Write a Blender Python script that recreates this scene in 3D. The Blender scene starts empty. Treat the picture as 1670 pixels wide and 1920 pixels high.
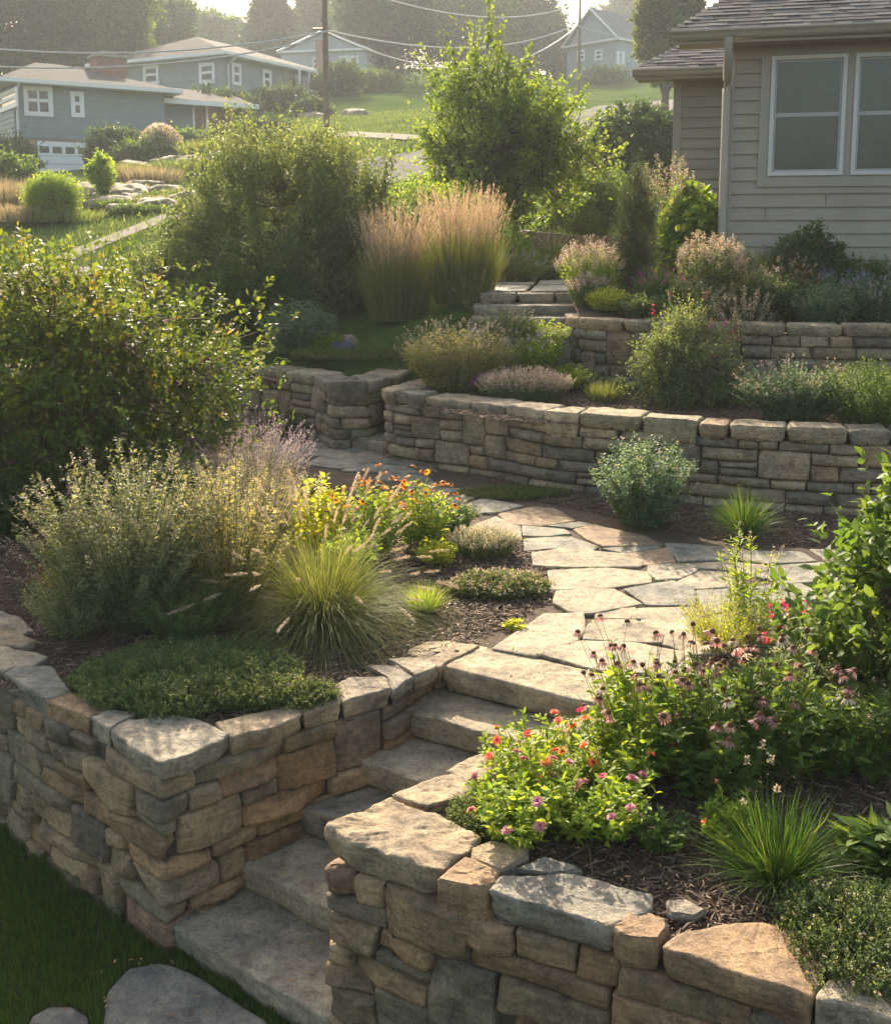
import bpy, math
import numpy as np
from mathutils import Matrix, Vector

# ---------------------------------------------------------------- camera, sky, sun
sc = bpy.context.scene
F = 2059.0; CX = 835.0; CY = 719.0; PITCH = math.radians(8.0); H = 2.3
cam_d = bpy.data.cameras.new('camera'); cam = bpy.data.objects.new('camera', cam_d)
sc.collection.objects.link(cam); sc.camera = cam
cam.location = (0, 0, H); cam.rotation_euler = (math.radians(90) - PITCH, 0, 0)
cam_d.sensor_fit = 'HORIZONTAL'; cam_d.sensor_width = 36.0; cam_d.lens = 36.0 * F / 1670.0
cam_d.shift_x = 0.0; cam_d.shift_y = -(960.0 - CY) / 1670.0
cam_d.clip_start = 0.05; cam_d.clip_end = 3000
SUN_EL = math.radians(29.0); SUN_AZ = math.radians(-11.0)      # azimuth from +y towards +x
sdir = Vector((math.sin(SUN_AZ) * math.cos(SUN_EL), math.cos(SUN_AZ) * math.cos(SUN_EL), math.sin(SUN_EL)))
w = bpy.data.worlds.new('World'); sc.world = w; w.use_nodes = True
nt = w.node_tree
sky = nt.nodes.new('ShaderNodeTexSky'); sky.sky_type = 'NISHITA'; sky.sun_disc = False
sky.sun_elevation = SUN_EL; sky.sun_rotation = SUN_AZ
sky.air_density = 1.2; sky.dust_density = 4.0; sky.ozone_density = 1.0
tint_ = nt.nodes.new('ShaderNodeMix'); tint_.data_type = 'RGBA'; tint_.blend_type = 'MULTIPLY'; tint_.inputs[0].default_value = 1.0
tint_.inputs[7].default_value = (1.0, .94, .86, 1)
nt.links.new(sky.outputs[0], tint_.inputs[6]); nt.links.new(tint_.outputs[2], nt.nodes['Background'].inputs[0])
nt.nodes['Background'].inputs[1].default_value = 0.14
sl = bpy.data.lights.new('sun', 'SUN'); sl.energy = 5.0; sl.angle = math.radians(0.7); sl.color = (1.0, 0.85, 0.65)
so = bpy.data.objects.new('sun', sl); sc.collection.objects.link(so)
so.rotation_euler = sdir.to_track_quat('Z', 'Y').to_euler()
sc.view_settings.view_transform = 'Standard'; sc.view_settings.look = 'None'
sc.view_settings.gamma = 1.0; sc.view_settings.exposure = 1.5
cy = sc.cycles
cy.max_bounces = 7; cy.diffuse_bounces = 3; cy.glossy_bounces = 2; cy.transmission_bounces = 5
cy.volume_bounces = 0; cy.transparent_max_bounces = 6; cy.sample_clamp_indirect = 6.0

# ---------------------------------------------------------------- pixel -> world helpers (photo pixels, 1670 x 1920)
def ray(px, py):
    a = (px - CX) / F; b = -(py - CY) / F
    return np.array([a, math.cos(PITCH) + b * math.sin(PITCH), -math.sin(PITCH) + b * math.cos(PITCH)])
def G(px, py, z=0.0):
    d = ray(px, py); t = (z - H) / d[2]
    return np.array([0, 0, H]) + t * d
def D(px, py, y):
    d = ray(px, py); t = y / d[1]
    return np.array([0, 0, H]) + t * d
def Gs(pts, z): return np.array([G(a, b, z) for a, b in pts])

# ---------------------------------------------------------------- noise
def _hash(ix, iy, iz, seed):
    h = (ix.astype(np.int64) * 374761393 + iy.astype(np.int64) * 668265263 + iz.astype(np.int64) * 2147483647 + seed * 974634777) & 0xffffffff
    h = ((h ^ (h >> 13)) * 1274126177) & 0xffffffff
    h = ((h ^ (h >> 16)) * 2246822519) & 0xffffffff
    return ((h ^ (h >> 15)) & 0xffff) / 65535.0
def vnoise(P, freq=1.0, seed=0):
    """value noise in -1..1"""
    Q = np.asarray(P, float) * freq
    if Q.shape[-1] == 2: Q = np.concatenate([Q, np.zeros(Q.shape[:-1] + (1,))], -1)
    I = np.floor(Q).astype(np.int64); f = Q - I; f = f * f * (3 - 2 * f)
    r = 0
    for dx in (0, 1):
        for dy in (0, 1):
            for dz in (0, 1):
                wgt = (f[..., 0] if dx else 1 - f[..., 0]) * (f[..., 1] if dy else 1 - f[..., 1]) * (f[..., 2] if dz else 1 - f[..., 2])
                r = r + wgt * _hash(I[..., 0] + dx, I[..., 1] + dy, I[..., 2] + dz, seed)
    return r * 2 - 1
def fbm(P, freq=1.0, seed=0, octv=3):
    r = 0; a = 1.0; s = 0
    for k in range(octv):
        r = r + a * vnoise(P, freq * 2 ** k, seed + k * 17); s += a; a *= .5
    return r / s
def nrm(v): return v / np.maximum(np.linalg.norm(v, axis=-1, keepdims=True), 1e-9)

# ---------------------------------------------------------------- mesh building
def mesh_np(name, V, T, mats, mi=None, tint=None, col=None, smooth=True):
    """V (n,3), T (m,3) triangles"""
    me = bpy.data.meshes.new(name)
    V = np.asarray(V, np.float32); T = np.asarray(T, np.int32)
    me.vertices.add(len(V)); me.vertices.foreach_set('co', V.ravel())
    me.loops.add(T.size); me.loops.foreach_set('vertex_index', T.ravel())
    me.polygons.add(len(T)); me.polygons.foreach_set('loop_start', np.arange(0, T.size, 3, dtype=np.int32))
    if smooth: me.polygons.foreach_set('use_smooth', np.ones(len(T), dtype=bool))
    if not isinstance(mats, (list, tuple)): mats = [mats]
    for m in mats: me.materials.append(m)
    if mi is not None: me.polygons.foreach_set('material_index', np.asarray(mi, np.int32))
    if tint is not None:
        a = me.attributes.new('tint', 'FLOAT', 'POINT'); a.data.foreach_set('value', np.asarray(tint, np.float32))
    if col is not None:
        a = me.attributes.new('col', 'FLOAT_COLOR', 'POINT')
        c = np.ones((len(V), 4), np.float32); c[:, :3] = col; a.data.foreach_set('color', c.ravel())
    me.update(calc_edges=True); me.validate()
    return me
class MB:
    """collects vertices and triangles of one mesh"""
    def __init__(s): s.V = []; s.T = []; s.t = []; s.c = []; s.m = []; s.n = 0
    def add(s, V, T, tint=None, col=None, mi=0):
        V = np.asarray(V, float).reshape(-1, 3); T = np.asarray(T, int).reshape(-1, 3)
        s.V.append(V); s.T.append(T + s.n); s.n += len(V)
        s.t.append(np.full(len(V), .5) if tint is None else np.broadcast_to(tint, (len(V),)))
        s.c.append(np.broadcast_to(np.array([.3, .3, .3]) if col is None else col, (len(V), 3)))
        s.m.append(np.full(len(T), mi)); return s
    def mesh(s, name, mats, smooth=True):
        return mesh_np(name, np.concatenate(s.V), np.concatenate(s.T), mats, np.concatenate(s.m), np.concatenate(s.t), np.concatenate(s.c), smooth)
    def obj(s, name, mats, parent=None, smooth=True, loc=None):
        return link(name, s.mesh(name, mats, smooth), parent, loc)
def link(name, data, parent=None, loc=None):
    o = bpy.data.objects.new(name, data); sc.collection.objects.link(o)
    if parent is not None: o.parent = parent
    if loc is not None: o.location = loc
    return o
def tag(o, label=None, cat=None, group=None, kind=None):
    if label: o['label'] = label
    if cat: o['category'] = cat
    if group: o['group'] = group
    if kind: o['kind'] = kind
    return o
def root(name, label, cat, loc=(0, 0, 0), group=None, rz=0.0):
    o = bpy.data.objects.new(name, None); sc.collection.objects.link(o)
    o.location = loc; o.rotation_euler = (0, 0, rz); o.empty_display_size = .2
    return tag(o, label, cat, group)
def box(mb, lo, hi, col=None, tint=None, mi=0):
    x0, y0, z0 = lo; x1, y1, z1 = hi
    V = [(x0, y0, z0), (x1, y0, z0), (x1, y1, z0), (x0, y1, z0), (x0, y0, z1), (x1, y0, z1), (x1, y1, z1), (x0, y1, z1)]
    Q = [(0, 3, 2, 1), (4, 5, 6, 7), (0, 1, 5, 4), (1, 2, 6, 5), (2, 3, 7, 6), (3, 0, 4, 7)]
    V2 = []; T = []
    for q in Q:
        b = len(V2); V2 += [V[i] for i in q]; T += [(b, b + 1, b + 2), (b, b + 2, b + 3)]
    mb.add(V2, T, tint, col, mi)
def quad(mb, a, b, c, d, col=None, mi=0):
    mb.add([a, b, c, d], [(0, 1, 2), (0, 2, 3)], None, col, mi)
def poly_prism(mb, P, thick, col=None, mi=0):
    """flat polygon P (n,3) extruded along -normal"""
    P = np.asarray(P, float); n = nrm(np.cross(P[1] - P[0], P[2] - P[0])); B = P - n * thick; k = len(P)
    T = [(0, i, i + 1) for i in range(1, k - 1)]
    mb.add(P, T, None, col, mi); mb.add(B, [t[::-1] for t in T], None, col, mi)
    for i in range(k):
        j = (i + 1) % k; mb.add([P[i], B[i], B[j], P[j]], [(0, 1, 2), (0, 2, 3)], None, col, mi)

def tubes(mb, P, R, sides=4, tint=None, mi=0, col=None):
    """P (N,K,3) polylines with radii R (N,K) or (K,)"""
    P = np.asarray(P, float); N, K, _ = P.shape
    R = np.broadcast_to(R, (N, K))
    tg = np.gradient(P, axis=1); tg = nrm(tg)
    ref = np.where(np.abs(tg[..., 2:3]) > .9, np.array([1., 0, 0]), np.array([0, 0, 1.]))
    a = nrm(np.cross(tg, ref)); b = np.cross(tg, a)
    th = np.arange(sides) * 2 * math.pi / sides
    V = P[:, :, None, :] + R[..., None, None] * (np.cos(th)[:, None] * a[:, :, None, :] + np.sin(th)[:, None] * b[:, :, None, :])
    idx = np.arange(N * K * sides).reshape(N, K, sides); nx = np.roll(idx, -1, 2)
    A = idx[:, :-1]; B = idx[:, 1:]; C = nx[:, 1:]; Dd = nx[:, :-1]
    T = np.concatenate([np.stack([A, C, B], -1).reshape(-1, 3), np.stack([A, Dd, C], -1).reshape(-1, 3)])
    t = None if tint is None else np.repeat(np.broadcast_to(tint, (N,)), K * sides)
    mb.add(V.reshape(-1, 3), T, t, col, mi)

LEAF = {
 'diamond': (np.array([[0, 0, 0], [.5, .45, .12], [0, 1, -.12], [-.5, .45, .12]]), np.array([[0, 1, 2], [0, 2, 3]])),
 'oval': (np.array([[0, 0, 0], [.42, .28, .10], [.46, .62, .04], [0, 1, -.22], [-.46, .62, .04], [-.42, .28, .10], [0, .5, -.02]]),
          np.array([[6, 0, 1], [6, 1, 2], [6, 2, 3], [6, 3, 4], [6, 4, 5], [6, 5, 0]])),
 'lance': (np.array([[0, 0, 0], [.5, .3, .10], [.34, .7, .0], [0, 1, -.3], [-.34, .7, .0], [-.5, .3, .10], [0, .5, 0]]),
          np.array([[6, 0, 1], [6, 1, 2], [6, 2, 3], [6, 3, 4], [6, 4, 5], [6, 5, 0]])),
 'tri': (np.array([[-.4, 0, 0], [.4, 0, 0], [0, 1, 0.0]]), np.array([[0, 1, 2]])),
}
def leaves(mb, P, Dr, L, W, shape='diamond', tint=None, rng=None, up=None, mi=0):
    N = len(P)
    if N == 0: return
    Dr = nrm(Dr)
    if up is None:
        up = np.array([0, 0, 1.]) + rng.normal(0, .55, (N, 3))
    side = nrm(np.cross(Dr, up)); nz = np.cross(side, Dr)
    tv, tf = LEAF[shape]
    L = np.broadcast_to(L, (N,)); W = np.broadcast_to(W, (N,))
    V = P[:, None] + side[:, None] * (tv[:, 0][None, :, None] * W[:, None, None]) + Dr[:, None] * (tv[:, 1][None, :, None] * L[:, None, None]) + nz[:, None] * (tv[:, 2][None, :, None] * W[:, None, None])
    T = tf[None] + (np.arange(N) * len(tv))[:, None, None]
    t = rng.random(N) if tint is None else np.broadcast_to(tint, (N,))
    mb.add(V.reshape(-1, 3), T.reshape(-1, 3), np.repeat(t, len(tv)), None, mi)
def ribbons(mb, P, W, tint, rng, mi=0):
    """grass blades: P (N,K,3), W (N,) base width, tapering"""
    N, K, _ = P.shape
    tg = P[:, -1] - P[:, 0]
    a = rng.random(N) * 2 * math.pi
    s = np.stack([np.cos(a), np.sin(a), np.zeros(N)], -1)
    s = nrm(s - 0.3 * tg * (s * tg).sum(-1, keepdims=True))
    tp = np.linspace(0, 1, K); prof = np.maximum(1 - tp ** 2.2, .06)
    off = s[:, None] * (prof[None, :, None] * np.broadcast_to(W, (N,))[:, None, None] * .5)
    V = np.stack([P - off, P + off], 2)
    idx = np.arange(N * K * 2).reshape(N, K, 2)
    A = idx[:, :-1, 0]; B = idx[:, :-1, 1]; C = idx[:, 1:, 1]; Dd = idx[:, 1:, 0]
    T = np.concatenate([np.stack([A, B, C], -1).reshape(-1, 3), np.stack([A, C, Dd], -1).reshape(-1, 3)])
    mb.add(V.reshape(-1, 3), T, np.repeat(np.broadcast_to(tint, (N,)), K * 2), None, mi)

# ---------------------------------------------------------------- materials
def new_mat(name):
    m = bpy.data.materials.new(name); m.use_nodes = True; return m, m.node_tree.nodes, m.node_tree.links, m.node_tree.nodes['Principled BSDF']
def ramp(N, L, fac, stops):
    r = N.new('ShaderNodeValToRGB'); L.new(fac, r.inputs[0]); e = r.color_ramp.elements
    while len(e) < len(stops): e.new(.5)
    for k, (p, c) in enumerate(stops): e[k].position = p; e[k].color = (*c, 1)
    return r
def attr(N, name):
    a = N.new('ShaderNodeAttribute'); a.attribute_name = name; return a
def noise(N, L, scale, detail=5, rough=.6, vec=None):
    n = N.new('ShaderNodeTexNoise'); n.inputs['Scale'].default_value = scale; n.inputs['Detail'].default_value = detail; n.inputs['Roughness'].default_value = rough
    if vec is not None: L.new(vec, n.inputs['Vector'])
    return n
def mixc(N, L, fac, a, b, typ='MIX'):
    m = N.new('ShaderNodeMix'); m.data_type = 'RGBA'; m.blend_type = typ
    for i, v in ((0, fac), (6, a), (7, b)):
        if hasattr(v, 'is_linked') or hasattr(v, 'links'): L.new(v, m.inputs[i])
        elif i == 0: m.inputs[0].default_value = v
        else: m.inputs[i].default_value = (*v, 1)
    return m.outputs[2]
def bump(N, L, bs, h, strength, dist, prev=None):
    b = N.new('ShaderNodeBump'); b.inputs['Strength'].default_value = strength; b.inputs['Distance'].default_value = dist
    L.new(h, b.inputs['Height'])
    if prev is not None: L.new(prev.outputs[0], b.inputs['Normal'])
    L.new(b.outputs[0], bs.inputs['Normal']); return b
def leaf_mat(name, stops, trans=.42, rough=.55, spec=.22, tt=None):
    """stops: list of colours along the per-leaf tint"""
    pale = min(stops[0]) > .10
    if not pale: stops = [(c[0] * 1.28, c[1] * 1.13, c[2] * 1.1) for c in stops]
    m, N, L, bs = new_mat(name)
    a = attr(N, 'tint'); n = len(stops)
    r = ramp(N, L, a.outputs['Fac'], [(k / (n - 1), c) for k, c in enumerate(stops)])
    bs.inputs['Roughness'].default_value = rough; bs.inputs['Specular IOR Level'].default_value = spec
    L.new(r.outputs[0], bs.inputs['Base Color'])
    t = N.new('ShaderNodeBsdfTranslucent')
    g = N.new('ShaderNodeMix'); g.data_type = 'RGBA'; g.blend_type = 'MULTIPLY'; g.inputs[0].default_value = 1
    L.new(r.outputs[0], g.inputs[6]); g.inputs[7].default_value = (1.25, 1.08, .85, 1) if pale else (1.8, 1.6, .78, 1)
    L.new(g.outputs[2], t.inputs[0])
    mx = N.new('ShaderNodeMixShader'); mx.inputs[0].default_value = trans
    L.new(bs.outputs[0], mx.inputs[1]); L.new(t.outputs[0], mx.inputs[2])
    L.new(mx.outputs[0], N['Material Output'].inputs[0]); return m
def flat_mat(name, c, rough=.6, var=.12, scale=6, bmp=0.0, bscale=80, metal=0.0, spec=.4):
    m, N, L, bs = new_mat(name)
    tc = N.new('ShaderNodeTexCoord'); n = noise(N, L, scale, 6, .6, tc.outputs['Object'])
    r = ramp(N, L, n.outputs[0], [(.25, tuple(x * (1 - var) for x in c)), (.75, tuple(min(1, x * (1 + var)) for x in c))])
    L.new(r.outputs[0], bs.inputs['Base Color']); bs.inputs['Roughness'].default_value = rough; bs.inputs['Metallic'].default_value = metal
    bs.inputs['Specular IOR Level'].default_value = spec
    if bmp:
        n2 = noise(N, L, bscale, 4, .6, tc.outputs['Object']); bump(N, L, bs, n2.outputs[0], bmp, .01)
    return m
def stone_mat(name, dirt=.5, fine=1.0):
    m, N, L, bs = new_mat(name)
    tc = N.new('ShaderNodeTexCoord'); co = tc.outputs['Object']; a = attr(N, 'col')
    n1 = noise(N, L, 4.5 * fine, 8, .62, co); n2 = noise(N, L, 22 * fine, 8, .7, co); n3 = noise(N, L, 1.7 * fine, 5, .6, co); n4 = noise(N, L, 140 * fine, 3, .7, co)
    c = mixc(N, L, ramp(N, L, n1.outputs[0], [(.35, (0, 0, 0)), (.7, (1, 1, 1))]).outputs[0], (.62, .60, .58), (1.30, 1.20, 1.02))
    c = mixc(N, L, 1.0, a.outputs['Color'], c, 'MULTIPLY')
    r2 = ramp(N, L, n2.outputs[0], [(.3, (.60, .58, .56)), (.5, (1, 1, 1)), (.75, (1.22, 1.18, 1.10))])
    c = mixc(N, L, 1.0, c, r2.outputs[0], 'MULTIPLY')
    mp = N.new('ShaderNodeMapping'); mp.inputs['Scale'].default_value = (1, 1, 7); L.new(co, mp.inputs[0]); ns = noise(N, L, 9 * fine, 8, .7, mp.outputs[0])
    c = mixc(N, L, 1.0, c, ramp(N, L, ns.outputs[0], [(.32, (.68, .65, .62)), (.5, (1, 1, 1)), (.68, (1.25, 1.22, 1.15))]).outputs[0], 'MULTIPLY')
    nf_ = noise(N, L, 75 * fine, 5, .75, co); c = mixc(N, L, 1.0, c, ramp(N, L, nf_.outputs[0], [(.34, (.70, .68, .66)), (.5, (1, 1, 1)), (.66, (1.28, 1.26, 1.2))]).outputs[0], 'MULTIPLY')
    # rusty and dark weathered patches
    rr = ramp(N, L, n3.outputs[0], [(.55, (0, 0, 0)), (.72, (1, 1, 1))])
    c = mixc(N, L, mixc(N, L, .32, (0, 0, 0), rr.outputs[0]), c, (.26, .155, .085))
    nd = noise(N, L, 7 * fine, 7, .75, co); rd = ramp(N, L, nd.outputs[0], [(.60 - .08 * dirt, (0, 0, 0)), (.70, (1, 1, 1))])
    c = mixc(N, L, mixc(N, L, .65 * dirt, (0, 0, 0), rd.outputs[0]), c, (.045, .042, .034))
    L.new(c, bs.inputs['Base Color']); bs.inputs['Roughness'].default_value = .82; bs.inputs['Specular IOR Level'].default_value = .3
    b0 = bump(N, L, bs, ns.outputs[0], .8, .012 / fine); b1 = bump(N, L, bs, n2.outputs[0], 1.0, .015 / fine, b0); b2 = bump(N, L, bs, nf_.outputs[0], .8, .006 / fine, b1)
    return m
STONE = stone_mat('fieldstone', 1.0)
FLAG = stone_mat('flagstone', .25)
STEPM = stone_mat('step_stone', .35)
ROCKM = stone_mat('garden_rock', .5, .5)
bark = flat_mat('bark', (.085, .060, .042), .9, .35, 30, .8, 60)
twig = flat_mat('twig_bark', (.11, .065, .04), .85, .3, 20)
greenstem = flat_mat('green_stem', (.085, .12, .035), .6, .2, 20)
# ---------------------------------------------------------------- stones
PAL = np.array([[.30, .235, .155], [.27, .225, .155], [.245, .215, .165], [.29, .205, .13], [.22, .20, .16], [.32, .26, .18], [.285, .20, .145], [.20, .185, .155], [.255, .225, .17]])
PALG = np.array([[.31, .275, .215], [.26, .24, .20], [.34, .30, .225], [.29, .23, .165], [.215, .205, .18], [.37, .32, .245]])
PALF = np.array([[.34, .335, .30], [.27, .285, .27], [.40, .37, .31], [.33, .26, .20], [.36, .34, .29], [.25, .27, .265]])
def resample_closed(P, n):
    P = np.asarray(P, float); Q = np.vstack([P, P[:1]]); d = np.r_[0, np.cumsum(np.linalg.norm(np.diff(Q, axis=0), axis=1))]
    t = np.linspace(0, d[-1], n, endpoint=False)
    return np.stack([np.interp(t, d, Q[:, k]) for k in range(2)], 1)
def area2(P): x, y = P[:, 0], P[:, 1]; return .5 * np.sum(x * np.roll(y, -1) - y * np.roll(x, -1))
def slab(mb, poly, ztop, th, seed, col, n=72, rough=.006, edge=.012, flake=.006, round_=2, inset=0.0, chamfer=.012, side_rows=4):
    """irregular stone slab on outline poly (k,2); ztop number or function of (n,2)"""
    P = np.asarray(poly, float)
    if area2(P) < 0: P = P[::-1]
    Q = resample_closed(P, n)
    for _ in range(round_): Q = .5 * Q + .25 * (np.roll(Q, 1, 0) + np.roll(Q, -1, 0))
    tg = nrm(np.roll(Q, -1, 0) - np.roll(Q, 1, 0)); out = np.stack([tg[:, 1], -tg[:, 0]], 1)
    Q3 = np.c_[Q, np.zeros(n)]
    Q = Q + out * (edge * fbm(Q3, 9, seed, 3) - inset)[:, None]
    c = Q.mean(0); zf = ztop if callable(ztop) else (lambda a: np.full(len(a), float(ztop)))
    V = []; size = math.sqrt(abs(area2(P)))
    fr = [.03, .15, .28, .41, .54, .66, .76, .85, .92]
    dist_in = np.linalg.norm(Q - c, axis=1)
    rings = [c + (Q - c) * f for f in fr] + [Q - out * np.minimum(chamfer, dist_in[:, None] * .1), Q]
    drop = [0] * len(fr) + [chamfer * .22, chamfer]
    for Rr, dz in zip(rings, drop):
        p3 = np.c_[Rr, np.zeros(n)]
        z = zf(Rr) - dz + rough * fbm(p3, 5, seed + 3, 4)
        if flake:
            q = fbm(p3 * [1, 1.6, 1], 7, seed + 9, 3) * 3.0; fl = np.floor(q); fq = q - fl
            z = z + flake * (fl + np.clip((fq - .35) / .2, 0, 1)) * .6
        V.append(np.c_[Rr, z])
    zt = V[-1][:, 2]
    for k in range(1, side_rows + 1):
        f = k / side_rows; zz = zt - (th - chamfer) * f
        q3 = np.c_[Q, zz]
        o = .016 * min(1, th / .1) * fbm(q3 * [1, 1, 1.8], 8, seed + 5, 3) + .006 * vnoise(q3 * [1, 1, 2], 30, seed) - (.012 if k == side_rows else 0) - .02 * f * f * min(1, th / .1)
        V.append(np.c_[Q + out * o[:, None], zz])
    K = len(V); idx = np.arange(K * n).reshape(K, n); nx = np.roll(idx, -1, 1)
    T = np.concatenate([np.stack([idx[:-1], idx[1:], nx[1:]], -1).reshape(-1, 3), np.stack([idx[:-1], nx[1:], nx[:-1]], -1).reshape(-1, 3)])
    VV = np.concatenate(V); T = np.vstack([T, [[n * (K - 1) + 0, n * (K - 1) + (i + 1), n * (K - 1) + i] for i in range(1, n - 1)]])
    cc = np.array([c[0], c[1], float(zf(c[None])[0])]); b = len(VV); VV = np.vstack([VV, cc[None]])
    T = np.vstack([T, [[b, i, (i + 1) % n] for i in range(n)]])
    mb.add(VV, T, None, col)
def pick(rng, pal, var=.12): return pal[rng.integers(len(pal))] * (1 + rng.normal(0, var)) * (1 + rng.normal(0, .015, 3)) * [1.02, .985, .94]

def round_path(P, r=.05, step=.012):
    """densify a plan polyline with slightly rounded corners; returns points, s values of the sharp corners"""
    P = np.asarray(P, float); out = [P[0]]
    for i in range(1, len(P) - 1):
        a = nrm(P[i - 1] - P[i]); b = nrm(P[i + 1] - P[i]); rr = min(r, .4 * np.linalg.norm(P[i - 1] - P[i]), .4 * np.linalg.norm(P[i + 1] - P[i]))
        for t in (0, .25, .5, .75, 1):
            out.append((1 - t) ** 2 * (P[i] + a * rr) + 2 * t * (1 - t) * P[i] + t * t * (P[i] + b * rr))
    out.append(P[-1]); out = np.array(out)
    d = np.r_[0, np.cumsum(np.linalg.norm(np.diff(out, axis=0), axis=1))]
    s = np.arange(0, d[-1], step)
    return np.stack([np.interp(s, d, out[:, k]) for k in range(2)], 1), s
class Path:
    def __init__(self, P, r=.05):
        self.P, self.s = round_path(P, r); self.L = self.s[-1]
        t = nrm(np.gradient(self.P, axis=0)); self.nn = np.stack([t[:, 1], -t[:, 0]], 1)
        k = 1; pad = np.pad(self.nn, ((k, k), (0, 0)), 'edge'); self.nn = nrm(sum(pad[i:i + len(self.nn)] for i in range(2 * k + 1)))
    def at(self, s, off=0.0):
        s = np.asarray(s, float); p = np.stack([np.interp(s, self.s, self.P[:, k]) for k in range(2)], -1)
        n = nrm(np.stack([np.interp(s, self.s, self.nn[:, k]) for k in range(2)], -1))
        return p + n * np.broadcast_to(off, np.shape(s))[..., None]
    def sof(self, pt):
        return self.s[np.argmin(np.linalg.norm(self.P - np.asarray(pt)[:2], axis=1))]

def layout(rng, L, rows, corners=(), wmin=.12, wmax=.48, big=.24):
    """coursed rubble: list of (s0,s1,row0,row1)"""
    n = len(rows); taken = [[] for _ in range(n)]; out = []
    for r in range(n):
        occ = sorted(taken[r]); free = []; a = 0.0
        for o in occ:
            if o[0] - a > .015: free.append((a, o[0]))
            a = max(a, o[1])
        if L - a > .015: free.append((a, L))
        for (a, b) in free:
            s = a
            while s < b - 1e-6:
                w = rng.uniform(wmin, wmax) * rng.uniform(.75, 1.15)
                for cn in corners:           # a stone must wrap each corner
                    if s < cn < s + w + .12 and s + w < cn + .08: w = cn - s + rng.uniform(.1, .28)
                    if abs(s - cn) < .08: pass
                if b - (s + w) < wmin * .75: w = b - s
                e = min(b, s + w); hgt = 1
                if r + 1 < n and rng.random() < big and .15 < (e - s) < .42 and not any(o[0] < e and o[1] > s for o in taken[r + 1]):
                    taken[r + 1].append((s, e)); hgt = 2
                if hgt == 2 and r + 2 < n and rng.random() < .15 and not any(o[0] < e and o[1] > s for o in taken[r + 2]):
                    taken[r + 2].append((s, e)); hgt = 3
                if hgt == 1 and rows[r] > .11 and rng.random() < .14 and e - s > .16:
                    m = rng.uniform(.4, .6); out.append((s, e, r, r + m)); out.append((s, e, r + m, r + 1))
                else: out.append((s, e, r, r + hgt))
                s = e
    return out

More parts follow.
